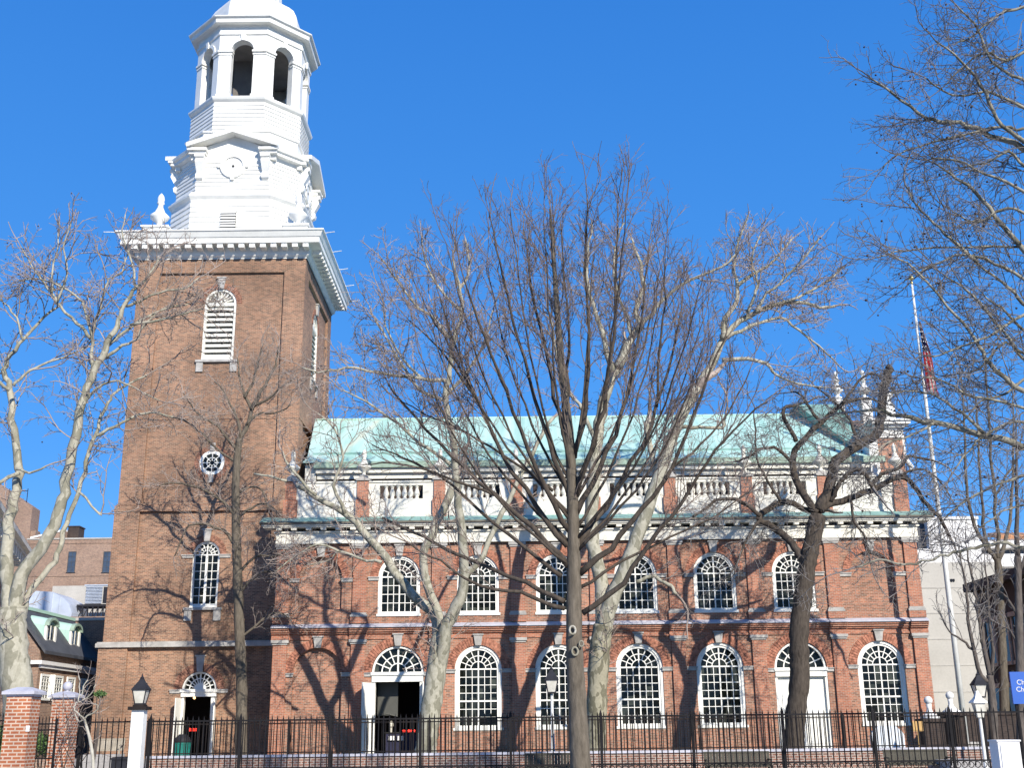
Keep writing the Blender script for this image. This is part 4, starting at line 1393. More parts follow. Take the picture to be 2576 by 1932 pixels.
# 1 the dark upright tree in the foreground
limbs = [
    (d2s([(1222, 1300), (1150, 1262), (1050, 1212), (960, 1160), (880, 1118), (820, 1060)]), 7, 2.2),
    (d2s([(1222, 1315), (1140, 1283), (1060, 1262), (990, 1215), (930, 1175)]), 6, 2),
    (d2s([(1230, 1225), (1160, 1140), (1090, 1070), (1010, 985), (940, 900), (890, 830)]), 8.5, 2.2),
    (d2s([(1228, 1180), (1165, 1090), (1110, 990), (1060, 870), (1010, 760), (970, 680)]), 8, 2),
    (d2s([(1234, 1150), (1185, 1050), (1140, 930), (1095, 800), (1060, 690), (1030, 590)]), 8, 1.8),
    (d2s([(1232, 1075), (1190, 950), (1155, 820), (1125, 690), (1100, 570), (1085, 480)]), 7, 1.6),
    (d2s([(1234, 1010), (1212, 900), (1190, 780), (1165, 650), (1150, 530), (1142, 440)]), 7, 1.5),
    (d2s([(1240, 985), (1262, 880), (1268, 760), (1262, 640), (1262, 520), (1265, 420)]), 7, 1.5),
    (d2s([(1240, 1060), (1275, 960), (1300, 840), (1315, 710), (1320, 580), (1322, 470)]), 8, 1.6),
    (d2s([(1244, 1110), (1290, 1010), (1330, 900), (1355, 770), (1370, 650), (1380, 540)]), 8, 1.7),
    (d2s([(1246, 1180), (1300, 1095), (1350, 1000), (1395, 880), (1425, 760), (1445, 640)]), 8.5, 1.8),
    (d2s([(1250, 1240), (1310, 1185), (1370, 1100), (1425, 1010), (1465, 900), (1500, 790), (1525, 720)]), 9, 1.8),
    (d2s([(1256, 1325), (1330, 1258), (1385, 1170), (1440, 1090), (1490, 1000), (1540, 930), (1600, 870)]), 8, 1.8),
    (d2s([(1216, 1245), (1150, 1185), (1060, 1100), (990, 1030), (920, 990), (860, 960)]), 6, 1.6),
    (d2s([(1236, 960), (1225, 840), (1232, 720), (1222, 600), (1215, 490)]), 6, 1.5),
    (d2s([(1200, 1060), (1130, 1000), (1060, 950), (990, 910), (920, 870)]), 4.5, 1.4),
    (d2s([(1395, 880), (1400, 760), (1410, 650), (1408, 560)]), 4, 1.4),
    (d2s([(1060, 870), (1020, 800), (975, 740), (930, 690)]), 4, 1.4),
    (d2s([(1425, 1010), (1480, 960), (1530, 890), (1570, 800)]), 4, 1.4),
    (d2s([(1250, 1270), (1330, 1215), (1420, 1160), (1500, 1120), (1570, 1060)]), 5, 1.5),
    (d2s([(1090, 1070), (1020, 1040), (950, 1010), (880, 1000), (830, 1010)]), 4, 1.4),
]
limbs = [([(1444 + (x - 1444) * 1.15, y) for x, y in L[0]], *L[1:]) for L in limbs]
_r9 = random.Random(99)
for q in range(15):                           # slender secondary limbs that fan out to the edge of the dome
    ph = R(-72 + 144 * (q + _r9.uniform(-.4, .4) + .5) / 15)
    y0 = 1250 - 300 * (1 - abs(ph) / R(72)) ** .7 * _r9.uniform(.6, 1.0); x0 = 1238 + (5 if ph > 0 else -5)
    k = _r9.uniform(.72, .95); xe_, ye_ = 1222 + 450 * k * math.sin(ph), 830 - 440 * k * math.cos(ph) + 60 * abs(math.sin(ph))
    dx, dy = xe_ - x0, ye_ - y0
    limbs.append((d2s([(x0, y0), (x0 + dx * .36, y0 + dy * .22), (x0 + dx * .66, y0 + dy * .48), (x0 + dx * .86, y0 + dy * .75), (xe_, ye_)]), 4.4, 1.1, {'dr': _r9.uniform(-.7, .7)}))
make_tree('street_tree', 'slender dark-barked bare tree with upright fanned branches standing in front of the iron fence', 27.0,
          (d2s([(1254, 1659), (1248, 1540), (1241, 1400), (1240, 1300), (1239, 1180), (1236, 1060), (1228, 930), (1214, 800), (1203, 660), (1195, 540), (1188, 450)]), 26, 2.5),
          limbs, SP_UP, 11, M['bark_grey'], M['twig_dark'], knots=((1439, 1588, 10), (1445, 1641, 10), (1461, 1622, 7)), bark2=M['bark_dark'], drift=.4, ground=-.1, trunk_t0=.45, env=(1424, 940, 520, 552), dens=1.0)

# 2 big pale sycamore just behind it
limbs = [
    ([(1508, 1640), (1515, 1550), (1510, 1440), (1492, 1370), (1488, 1290), (1496, 1190), (1502, 1110), (1512, 1040), (1530, 960), (1554, 924)], 24, 14, {'t0': .5, 'd': .4}),
    ([(1554, 924), (1590, 845), (1612, 823), (1601, 780), (1616, 718), (1604, 640), (1590, 600)], 13, 3),
    ([(1540, 935), (1520, 860), (1500, 790), (1480, 720), (1478, 640), (1490, 560)], 10, 2.5),
    ([(1600, 832), (1640, 790), (1688, 736), (1753, 696), (1818, 671), (1850, 640)], 7, 2.5),
    ([(1590, 845), (1570, 780), (1545, 700), (1550, 620), (1570, 560)], 6, 2),
    ([(1508, 1640), (1528, 1540), (1560, 1460), (1590, 1390), (1610, 1330), (1640, 1250), (1670, 1160), (1700, 1080), (1728, 1020), (1753, 979)], 24, 14, {'t0': .6, 'd': .3}),
    ([(1753, 979), (1800, 899), (1818, 852), (1861, 809), (1941, 769), (2020, 758), (2062, 776), (2100, 770)], 13, 3),
    ([(1818, 852), (1825, 798), (1851, 762), (1856, 718), (1847, 671), (1861, 599), (1890, 520)], 9, 2.5),
    ([(1880, 790), (1898, 743), (1905, 700), (1890, 653), (1912, 590)], 5, 2),
    ([(1856, 718), (1898, 686), (1952, 653), (2006, 581)], 6, 2),
    ([(1818, 906), (1880, 903), (1927, 917), (1952, 942), (2006, 968), (2080, 975)], 7, 2.2),
    ([(1830, 850), (1890, 820), (1960, 800), (2010, 830), (2060, 870), (2110, 920)], 6, 2),
    ([(1941, 769), (2010, 745), (2070, 715), (2130, 670)], 5, 2),
    ([(1900, 790), (1930, 740), (1975, 700), (2030, 640), (2060, 600)], 5, 2),
    ([(1590, 1390), (1620, 1310), (1650, 1230), (1640, 1150), (1625, 1080), (1632, 1058)], 9, 8, {'d': .2}),
    ([(1600, 1465), (1640, 1450), (1660, 1460), (1685, 1475), (1700, 1495)], 6, 5, {'d': .3}),
    ([(1715, 1075), (1760, 1075), (1818, 1078), (1822, 1052)], 6, 4, {'d': .3}),
    ([(1500, 1110), (1470, 1040), (1430, 980), (1400, 900), (1385, 800)], 7, 2.4),
]
make_tree('sycamore_tree', 'tall pale sycamore with two steep white stems, rising right behind the dark street tree', 52.0,
          ([(1500, 1900), (1502, 1760), (1508, 1640), (1518, 1575)], 26, 25), limbs, SP_SYC, 23, M['syc_shade'], M['twig'], seeds=200, bark2=M['syc'], ground=.42, drift=.28, env=(1740, 900, 480, 400), thin=.9, dens=1.35)

# 3 middle-left sycamore by the open nave door
limbs = [
    ([(1100, 1690), (1106, 1590), (1085, 1535), (1033, 1492), (975, 1409), (910, 1333), (867, 1293), (795, 1246), (722, 1210), (660, 1175), (600, 1130)], 21, 4, {'t0': .45, 'd': .7}),
    ([(960, 1415), (903, 1405), (852, 1387), (824, 1412), (770, 1420)], 5, 2, {'d': 1.2}),
    ([(852, 1387), (800, 1370), (740, 1400), (690, 1440)], 4, 1.6),
    ([(1105, 1640), (1108, 1560), (1073, 1470), (1066, 1398), (1088, 1344), (1125, 1260), (1150, 1200)], 14, 12, {'d': .2}),
    ([(1100, 1690), (1120, 1590), (1140, 1540), (1167, 1481), (1163, 1362), (1156, 1289), (1149, 1217), (1135, 1090), (1120, 1000), (1132, 929), (1139, 856), (1161, 784), (1154, 712), (1139, 657)], 22, 3, {'t0': .45, 'd': .9}),
    ([(1171, 1452), (1214, 1398), (1265, 1289), (1310, 1200), (1350, 1120), (1390, 1050)], 10, 5, {'d': .4}),
    ([(1128, 960), (1060, 950), (977, 943), (900, 925), (850, 929), (800, 935), (760, 925)], 7, 2),
    ([(1139, 857), (1090, 800), (1040, 760), (1000, 705), (960, 650)], 6, 2),
    ([(1128, 1010), (1060, 985), (1000, 900), (960, 830), (930, 780)], 6, 2),
    ([(1145, 1180), (1050, 1110), (980, 1050), (920, 1010), (860, 980)], 6, 2),
    ([(1161, 784), (1110, 730), (1075, 670), (1060, 600)], 5, 2),
    ([(1154, 730), (1180, 680), (1175, 620), (1160, 570)], 5, 2),
    ([(1120, 1000), (1180, 930), (1220, 860), (1240, 780)], 6, 2),
    ([(867, 1293), (840, 1220), (860, 1150), (840, 1080), (800, 1040)], 6, 2),
    ([(795, 1246), (730, 1180), (700, 1120), (640, 1070)], 5, 2),
    ([(722, 1210), (660, 1195), (600, 1190), (550, 1150)], 4, 1.8),
    ([(1060, 950), (1010, 900), (970, 820), (965, 760)], 4.5, 1.8),
]
make_tree('sycamore_tree', 'leaning mottled sycamore whose trunk forks low in front of the open nave door', 51.0,
          ([(1072, 1880), (1085, 1780), (1102, 1660), (1112, 1585)], 27, 24), limbs, SP_SYC, 37, M['syc'], M['twig'], seeds=160, bark2=M['syc'], ground=.42, drift=.28, env=(1060, 950, 360, 400), thin=.85, dens=1.35)

# 4 left sycamore, pale, leaning
limbs = [
    ([(28, 1600), (24, 1500), (19, 1424), (17, 1361), (24, 1298), (38, 1250), (48, 1190), (43, 1140), (29, 1053), (24, 981), (10, 932), (29, 894), (58, 855), (111, 797), (150, 770)], 26, 3, {'t0': .5}),
    ([(34, 971), (63, 942), (106, 918), (159, 899), (212, 874), (230, 855)], 5.5, 2),
    ([(30, 1600), (44, 1480), (84, 1403), (127, 1340), (152, 1277), (167, 1213), (188, 1092), (207, 1014), (227, 957), (256, 899), (280, 846), (299, 807), (318, 759), (342, 725), (376, 691), (400, 650)], 26, 3, {'t0': .45}),
    ([(231, 957), (232, 860), (236, 817), (251, 778), (260, 739), (275, 701), (304, 686), (320, 640)], 6, 2),
    ([(227, 850), (207, 821), (169, 788), (145, 759), (130, 735), (111, 711), (80, 670), (50, 620)], 6, 2),
    ([(130, 735), (132, 680), (145, 619), (150, 540)], 4, 1.8),
    ([(232, 860), (205, 760), (150, 720), (90, 700), (40, 710)], 4.5, 1.8),
    ([(265, 899), (309, 870), (342, 855), (357, 826), (390, 790)], 6, 2),
    ([(270, 865), (318, 831), (376, 793), (434, 773), (473, 764)], 6, 2),
    ([(328, 817), (410, 802), (463, 788), (511, 778)], 5, 2),
    ([(318, 770), (352, 759), (400, 735), (463, 725), (500, 700)], 5, 2),
    ([(342, 725), (330, 660), (310, 600), (315, 540)], 4.5, 1.8),
    ([(40, 1640), (56, 1550), (74, 1492), (105, 1456), (137, 1414), (152, 1382), (167, 1319), (198, 1239), (217, 1164), (241, 1096), (251, 1063), (270, 1014), (289, 990), (333, 961), (370, 945)], 13, 3, {'t0': .5}),
    ([(241, 1096), (289, 1072), (338, 1048), (386, 1038), (440, 1050)], 6, 2.2),
    ([(207, 1014), (260, 965), (300, 960), (340, 975), (400, 1010)], 5, 2),
    ([(24, 981), (-20, 940), (-40, 900)], 6, 3),
    ([(48, 1190), (0, 1210), (-40, 1250)], 7, 5),
    ([(40, 1180), (75, 1190), (113, 1174)], 5, 3, {'d': .3}),
    ([(200, 1239), (250, 1290), (253, 1290)], 4, 3, {'d': .3}),
    ([(145, 759), (170, 690), (160, 620), (180, 560)], 4, 1.8),
    ([(58, 855), (40, 800), (10, 760), (-20, 740)], 4, 1.8),
]
make_tree('sycamore_tree', 'massive mottled sycamore at the left edge, leaning over behind the brick gate piers', 40.0,
          ([(48, 1800), (38, 1680), (30, 1580), (30, 1530)], 38, 34), limbs, SP_SYC, 41, M['syc'], M['twig'], seeds=160, bark2=M['syc'], drift=.25, dens=.95, env=(190, 950, 420, 455), thin=.78)

# 5 thin tree before the tower
limbs = [
    ([(597, 1165), (560, 1140), (510, 1095), (470, 1060), (430, 1050)], 4, 1.5),
    ([(595, 1300), (560, 1262), (500, 1228), (440, 1214), (400, 1222)], 5, 1.6),
    ([(595, 1380), (560, 1335), (500, 1318), (465, 1335), (440, 1400)], 5, 1.5),
    ([(602, 1300), (635, 1275), (670, 1268), (700, 1290)], 4, 1.4),
    ([(603, 1240), (625, 1225), (660, 1235), (680, 1300)], 3.5, 1.4),
    ([(600, 1110), (625, 1065), (633, 1030), (615, 995), (601, 942), (598, 900)], 7, 1.8),
    ([(633, 1030), (657, 984), (682, 942), (696, 907), (700, 870)], 6, 1.6),
    ([(595, 1130), (570, 1100), (545, 1070), (510, 1050), (480, 1020), (460, 990)], 4.5, 1.5),
    ([(603, 1100), (600, 1060), (580, 1020), (560, 980), (540, 960)], 4.5, 1.5),
    ([(640, 1020), (680, 1000), (700, 980), (740, 950)], 4, 1.4),
    ([(620, 1070), (650, 1040), (690, 1040), (730, 1020)], 4, 1.4),
    ([(615, 1000), (635, 960), (650, 910), (660, 870)], 4, 1.4),
    ([(600, 1500), (640, 1450), (690, 1440), (720, 1465)], 4, 1.4),
    ([(612, 1600), (660, 1560), (700, 1540), (730, 1560)], 3.5, 1.4),
    ([(600, 1450), (640, 1400), (690, 1400), (730, 1380)], 4, 1.4),
]
make_tree('slim_tree', 'slim grey bare tree with a single straight trunk before the brick tower', 58.5,
          ([(606, 1890), (608, 1720), (603, 1600), (598, 1460), (594, 1330), (593, 1220), (597, 1150), (602, 1105)], 15, 8), limbs, SP_THIN, 53, M['bark_grey'], M['twig'], ground=.42, bark2=M['bark_grey'], dens=1.7)

# 6 gnarled dark tree in front of the white doors
limbs = [
    ([(2058, 1290), (2011, 1225), (1993, 1171), (2011, 1117), (2065, 1063), (2120, 1016), (2156, 1005)], 11, 5),
    ([(2060, 1285), (2080, 1245), (2091, 1207), (2101, 1160), (2156, 1121), (2203, 1092), (2217, 1045), (2221, 990), (2235, 936), (2240, 924)], 15, 10, {'d': .9, 'tip': 0}),
    ([(2060, 1285), (2083, 1269), (2138, 1254), (2192, 1233), (2264, 1200), (2300, 1225), (2333, 1272), (2362, 1301), (2390, 1350)], 11, 4),
    ([(2090, 1262), (2101, 1236), (2123, 1200), (2156, 1182), (2185, 1207), (2195, 1228)], 6, 5),
    ([(2195, 1230), (2203, 1207), (2228, 1189), (2264, 1175), (2282, 1150), (2318, 1153), (2350, 1160)], 6, 3),
    ([(2028, 1420), (2010, 1395), (1993, 1370), (1957, 1334), (1920, 1316), (1911, 1298), (1939, 1276), (1979, 1262), (2022, 1283), (2054, 1285)], 11, 7),
    ([(1913, 1298), (1866, 1262), (1812, 1256), (1776, 1280), (1740, 1300)], 6, 3),
    ([(1993, 1165), (1957, 1131), (1921, 1128), (1881, 1150), (1850, 1160)], 5, 2.5),
    ([(2003, 1110), (1978, 1063), (1971, 1027), (2000, 1020)], 6, 4),
    ([(1964, 1262), (1931, 1207), (1903, 1153), (1899, 1052)], 4, 2),
    ([(2065, 1063), (2040, 1030), (2020, 1000), (1990, 985)], 5, 2),
    ([(2156, 1121), (2140, 1060), (2100, 1010), (2060, 980)], 5, 2),
    ([(1913, 1310), (1880, 1350), (1860, 1400), (1840, 1440)], 4, 2),
    ([(2138, 1254), (2150, 1310), (2180, 1360), (2190, 1420)], 4, 2),
    ([(2264, 1200), (2300, 1180), (2340, 1190), (2380, 1230)], 4, 2),
    ([(2120, 1016), (2160, 960), (2200, 940), (2240, 960)], 4, 2),
]
make_tree('gnarled_tree', 'gnarled dark tree with crooked looping limbs standing before the white double doors', 52.0,
          ([(1996, 1890), (2002, 1800), (2012, 1700), (2010, 1600), (2020, 1500), (2034, 1406), (2046, 1350), (2058, 1296)], 26, 20), limbs, SP_GNARL, 67, M['bark_dark'], M['twig_grey'], ground=.42, bark2=M['bark_dark'], drift=.35, dens=1.8)

# 7 big sycamore standing outside the right edge
limbs = [
    ([(2640, 405), (2576, 376), (2492, 340), (2409, 307), (2347, 304), (2293, 268), (2231, 224), (2184, 195)], 9, 2, {'dr': .1}),
    ([(2640, 420), (2576, 355), (2521, 315), (2488, 253), (2452, 192), (2401, 137), (2354, 101)], 7, 2, {'dr': -.1}),
    ([(2576, 322), (2517, 318), (2438, 336), (2347, 355), (2257, 391), (2221, 423)], 4, 1.6, {'dr': .15}),
    ([(2640, 700), (2546, 600), (2485, 525), (2438, 470), (2391, 438), (2358, 412)], 8, 2, {'dr': .05}),
    ([(2460, 660), (2394, 600), (2347, 561), (2307, 517), (2278, 463)], 5, 1.8),
    ([(2640, 8), (2576, 18), (2510, 36), (2452, 87), (2402, 108)], 5, 1.6),
    ([(2640, 625), (2576, 622), (2461, 622), (2351, 622), (2253, 635), (2200, 650)], 4, 1.6),
    ([(2640, 800), (2576, 765), (2541, 720), (2477, 679), (2395, 600)], 6, 2),
    ([(2640, 1010), (2576, 983), (2509, 932), (2471, 885), (2439, 834), (2382, 765), (2303, 682), (2253, 647)], 8, 1.8, {'dr': -.1}),
    ([(2660, 1140), (2576, 1116), (2477, 1094), (2351, 1062), (2265, 1046), (2200, 1030), (2150, 1040)], 12, 3, {'dr': .1}),
    ([(2640, 760), (2576, 790), (2509, 837), (2446, 863), (2382, 885), (2340, 900)], 5, 1.8),
    ([(2640, 1370), (2576, 1378), (2512, 1368), (2451, 1378), (2415, 1385), (2367, 1399), (2319, 1414), (2270, 1419), (2210, 1411), (2150, 1426)], 5.5, 2.2, {'d': .6, 'dr': .05}),
    ([(2640, 250), (2570, 200), (2500, 160), (2450, 60), (2400, 10)], 5, 1.8),
    ([(2640, 520), (2560, 470), (2480, 440), (2400, 400), (2330, 400)], 5, 1.8),
    ([(2640, 900), (2560, 880), (2480, 780), (2420, 720), (2370, 690)], 5, 1.8),
    ([(2640, 1060), (2560, 1020), (2450, 1000), (2380, 960), (2320, 950)], 5, 1.8),
    ([(2640, 100), (2590, 120), (2530, 150), (2480, 130), (2430, 160), (2390, 200)], 5, 1.8),
    ([(2640, 560), (2590, 540), (2530, 520), (2460, 560), (2400, 530)], 5, 1.8),
    ([(2640, 840), (2580, 830), (2520, 780), (2470, 740)], 5, 1.8),
    ([(2640, 960), (2570, 900), (2530, 860), (2460, 930), (2400, 940)], 5, 1.8),
    ([(2640, 460), (2580, 420), (2540, 380), (2480, 410), (2420, 420)], 5, 1.8),
]
limbs += [([(2640, 1080 + 0), (2560, 1060), (2500, 1080), (2440, 1130), (2400, 1180)], 5, 1.8),
          ([(2640, 1180), (2570, 1200), (2500, 1220), (2430, 1260), (2380, 1300)], 5, 1.8),
          ([(2640, 1280), (2580, 1270), (2520, 1290), (2460, 1330)], 4, 1.6),
          ([(2640, 740), (2570, 700), (2500, 660), (2430, 640), (2360, 660), (2300, 700)], 5, 1.8),
          ([(2477, 1094), (2420, 1040), (2360, 1000), (2300, 985), (2240, 990)], 4.5, 1.6),
          ([(2351, 1062), (2300, 1090), (2240, 1110), (2190, 1150)], 3.5, 1.5),
          ([(2640, 300), (2570, 270), (2480, 230), (2400, 240), (2330, 200)], 5, 1.8),
          ([(2640, 880), (2590, 940), (2530, 990), (2470, 1010), (2420, 1060)], 5, 1.8)]
SP_R = [S3(.34, (28, 62), (1.0, 2.4), .12, .03, .20, 7, .008, .008, .10, .45),
        S3(.22, (30, 70), (.45, 1.1), .05, .02, .25, 4, .0055, .008, .10, .5),
        S3(.16, (30, 75), (.2, .5), .0, .0, .28, 3, .0042, .009, .15, .4)]
make_tree('sycamore_tree', 'sprawling sycamore reaching in from the right edge, its trunk out of view', 24.0,
          ([(2790, 1930), (2770, 1700), (2750, 1400), (2730, 1100), (2715, 800), (2700, 500), (2680, 200), (2670, -100)], 34, 14), limbs, SP_R, 71, M['olive'], M['twig_grey'], seeds=190, bark2=M['olive'], drift=.2, trunk_t0=.4, dens=1.35)

# 8 thin multi-stemmed trees on the right
SP_S = [S3(.5, (20, 45), (1.0, 2.2), .3, .08, .12, 5, .011, .010, .2, .5),
        S3(.34, (22, 50), (.5, 1.1), .15, .05, .16, 4, .009, .010, .15, .5),
        S3(.26, (25, 55), (.2, .5), .05, .0, .2, 2, .008, .012, .2, .4)]
make_tree('slim_tree', 'dark many-stemmed bare tree before the pale rendered building, lowest stems by the lamps', 50.0,
          ([(2500, 1860), (2497, 1780), (2490, 1700)], 12, 9),
          [([(2494, 1720), (2475, 1612), (2459, 1539), (2451, 1491), (2440, 1430), (2430, 1370)], 7, 1.5),
           ([(2492, 1720), (2468, 1700), (2448, 1630), (2436, 1560), (2432, 1500), (2425, 1440), (2410, 1380)], 7, 1.5),
           ([(2495, 1700), (2500, 1640), (2490, 1560), (2485, 1490), (2478, 1420)], 6, 1.5),
           ([(2449, 1635), (2420, 1610), (2390, 1590), (2370, 1560)], 4, 1.3),
           ([(2480, 1640), (2465, 1600), (2462, 1540), (2470, 1480)], 4, 1.3)],
          SP_S, 83, M['bark_black'], M['twig_grey'], ground=.42)
make_tree('slim_tree', 'tall slim bare tree whose straight parallel stems rise beside the flagpole top', 64.0,
          ([(2530, 1880), (2524, 1700), (2518, 1560), (2512, 1440), (2509, 1407)], 12, 8),
          [([(2509, 1407), (2509, 1346), (2502, 1250), (2490, 1100), (2480, 950), (2476, 860)], 6, 1.6),
           ([(2508, 1410), (2487, 1385), (2451, 1322), (2434, 1250), (2428, 1150), (2424, 1050), (2420, 960)], 6.5, 1.6),
           ([(2487, 1385), (2478, 1340), (2468, 1250), (2460, 1100), (2455, 1000)], 5.5, 1.6),
           ([(2512, 1410), (2535, 1340), (2545, 1250), (2550, 1120), (2548, 1010)], 6, 1.6),
           ([(2500, 1250), (2530, 1200), (2550, 1170), (2570, 1100)], 3.5, 1.4)],
          SP_S, 89, M['bark_grey'], M['twig_grey'], ground=.42)
make_tree('slim_tree', 'dark bare tree at the far right before the shaded brownstone', 46.0,
          ([(2568, 1900), (2566, 1700), (2562, 1500), (2560, 1400)], 11, 8),
          [([(2560, 1400), (2558, 1300), (2556, 1200), (2556, 1080)], 7, 2),
           ([(2562, 1440), (2590, 1350), (2600, 1250)], 5, 2),
           ([(2560, 1550), (2530, 1500), (2500, 1490), (2480, 1520)], 4, 1.5),
           ([(2562, 1620), (2535, 1580), (2510, 1590)], 3.5, 1.5)],
          SP_S, 97, M['bark_black'], M['twig_grey'], ground=.42)

# 9 sapling beside the gate piers
SP_SAP = [S3(.16, (30, 60), (.25, .6), .1, .05, .18, 4, .006, .010, .2, .5), S3(.12, (30, 65), (.1, .28), .05, .0, .2, 3, .004, .010, .2, .4)]
make_tree('sapling', 'small bare pale-stemmed sapling growing beside the brick gate pier with the stone ball', 29.0,
          ([(234, 1932), (228, 1871), (220, 1838), (212, 1811)], 4.4, 3.2),
          [([(212, 1811), (200, 1802), (192, 1791), (185, 1779), (197, 1767), (219, 1757), (232, 1740), (241, 1723)], 2.2, 1.0),
           ([(197, 1767), (200, 1735), (199, 1715), (197, 1701)], 1.6, .8),
           ([(212, 1811), (228, 1798), (246, 1786), (248, 1776), (236, 1772)], 2.2, .9),
           ([(203, 1755), (210, 1730), (218, 1712)], 1.2, .7),
           ([(213, 1812), (200, 1815), (188, 1800), (180, 1806)], 1.6, .8)],
          SP_SAP, 101, M['syc_limb'], M['twig'], ground=-.1)

# ------------------------------------------------------------------ fences and walls
def picket_fence(name, label, Y, x0, x1, z0, zr_top, z_tip, zr_bot, spacing, pr, post_px, rail_extra=None, m='iron', scroll=False):
    a = P(x0, 1810, Y).x; b = P(x1, 1810, Y).x
    root = thing(name, label, 'fence', ((a + b) / 2, Y, z0))
    posts = [P(px, 1810, Y).x for px in post_px]
    posts = [x for x in posts if a - .01 <= x <= b + .01]
    for x in posts:
        mb = MB(); mb.box(x - pr * 2.2, x + pr * 2.2, Y - pr * 2.2, Y + pr * 2.2, z0, z_tip - .05)
        mb.rings([[(x - pr * 2, Y - pr * 2, z_tip - .05), (x + pr * 2, Y - pr * 2, z_tip - .05), (x + pr * 2, Y + pr * 2, z_tip - .05), (x - pr * 2, Y + pr * 2, z_tip - .05)], [(x - .003, Y - .003, z_tip + .06), (x + .003, Y - .003, z_tip + .06), (x + .003, Y + .003, z_tip + .06), (x - .003, Y + .003, z_tip + .06)]])
        mb.tube([(x, Y + .02, zr_top - .1), (x + .02, Y + .5, z0)], pr * 1.1, 5)
        part('post', mb, M[m], root)
    cuts = sorted(set([a] + posts + [b]))
    for i in range(len(cuts) - 1):
        xa, xb = cuts[i], cuts[i + 1]
        if xb - xa < .2: continue
        n = max(1, round((xb - xa) / spacing))
        mb = MB()
        rnd = random.Random(i * 31 + int(Y))
        for k in range(n if i else n):
            x = xa + (xb - xa) * (k + .5) / n
            t = rnd.uniform(-.012, .012)
            mb.tube([(x, Y, zr_bot - .12), (x + t, Y, z_tip - .1)], pr, 5)
            mb.tube([(x + t, Y, z_tip - .1), (x + t, Y, z_tip)], [pr * 1.3, .002], 5)
        part('picket_panel', mb, M[m], root)
        for z in [zr_top, zr_bot] + (rail_extra or []):
            rl = MB(); rl.box(xa, xb, Y - pr * .9, Y + pr * .9, z - pr * 1.25, z + pr * 1.25)
            part('rail', rl, M[m], root)
        if scroll:
            sm = MB()
            ns = max(1, round((xb - xa) / .17))
            for k in range(ns):
                x = xa + (xb - xa) * (k + .5) / ns
                ring = [(x + .07 * math.cos(2 * PI * q / 10), Y, zr_bot - .10 + .07 * math.sin(2 * PI * q / 10)) for q in range(11)]
                sm.tube(ring, .011, 5)
            part('scroll_band', sm, M['iron'], root)
    return root


ZF = lambda y, Y, x=1300: P(x, y, Y).z
picket_fence('iron_fence', 'tall black iron picket fence along the pavement, sparse pickets with scrolls at its foot', 30.5, 206, 2760, -.05,
             ZF(1806, 30.5), ZF(1793, 30.5), ZF(1927, 30.5), .147, .0155, (206, 380, 606, 832, 1058, 1284, 1511, 1741, 1968, 2196, 2389, 2600), scroll=True)
Yw = 46.0
zcap = ZF(1893, Yw)
wb = MB(); wb.box(P(372, 1890, Yw).x, P(2492, 1890, Yw).x, Yw, Yw + .42, -.05, zcap - .09)
low = thing('low_wall', 'long low brick wall with a pale stone coping below the church', 'wall', (0, Yw, 0))
part('brickwork', wb, M['brick_grey'], low)
wc = MB(); wc.box(P(370, 1890, Yw).x, P(2494, 1890, Yw).x, Yw - .06, Yw + .48, zcap - .09, zcap)
part('coping', wc, M['lead'], low)
picket_fence('iron_fence', 'close-set rusty black iron picket fence standing on the low brick wall', Yw + .22, 374, 2490, zcap,
             ZF(1814, Yw), ZF(1806, Yw), ZF(1888, Yw), .135, .0165, (374, 730, 1080, 1430, 1760, 2120, 2490), m='iron_rust')

# grass between wall and church
def grass(name, label, x0, x1, y0, y1, z, n, h, seed):
    rnd = random.Random(seed)
    A = []; B = []
    for k in range(n):
        x = rnd.uniform(x0, x1); y = rnd.uniform(y0, y1); hh = rnd.uniform(.5, 1) * h
        A.append((x, y, z - .02)); B.append((x + rnd.gauss(0, .03), y + rnd.gauss(0, .03), z + hh))
    me = segs_mesh(name, A, B, [.012] * n, [.003] * n)
    o = place(name, me, M['grass'])
    tag(o, label, 'grass', kind='stuff')


grass('grass', 'strip of short green grass between the low wall and the church', -12.5, 22, 46.7, 59.2, .42, 16000, .16, 5)

# brick gate piers
def gate_pier(label, sx, sy_top, Y, w, ball, gx=None):
    p = P(sx, sy_top, Y)
    root = thing('gate_pier', label, 'pier', (p.x, Y, -.1), 'brick gate piers')
    mb = MB(); mb.box(p.x - w / 2, p.x + w / 2, Y - w / 2, Y + w / 2, -.1, p.z)
    part('shaft', mb, M['brick_pier'], root)
    c = MB(); z = p.z
    c.box(p.x - w / 2 - .02, p.x + w / 2 + .02, Y - w / 2 - .02, Y + w / 2 + .02, z - .0, z + .05)
    h = w / 2 + .10
    c.rings([[(p.x - h, Y - h, z + .05), (p.x + h, Y - h, z + .05), (p.x + h, Y + h, z + .05), (p.x - h, Y + h, z + .05)],
             [(p.x - h, Y - h, z + .12), (p.x + h, Y - h, z + .12), (p.x + h, Y + h, z + .12), (p.x - h, Y + h, z + .12)],
             [(p.x - h * .8, Y - h * .8, z + .16), (p.x + h * .8, Y - h * .8, z + .16), (p.x + h * .8, Y + h * .8, z + .16), (p.x - h * .8, Y + h * .8, z + .16)],
             [(p.x - h * .35, Y - h * .35, z + .23), (p.x + h * .35, Y - h * .35, z + .23), (p.x + h * .35, Y + h * .35, z + .23), (p.x - h * .35, Y + h * .35, z + .23)]])
    part('cap', c, M['lead'], root)
    if ball:
        b = MB(); b.lathe(p.x, Y, [(.10, .2), (.09, .25)] + [(.14 * math.sin(PI * k / 10), .385 - .14 * math.cos(PI * k / 10)) for k in range(1, 11)], 18, z)
        part('ball', b, M['lead'], root, smooth=True)
    return root


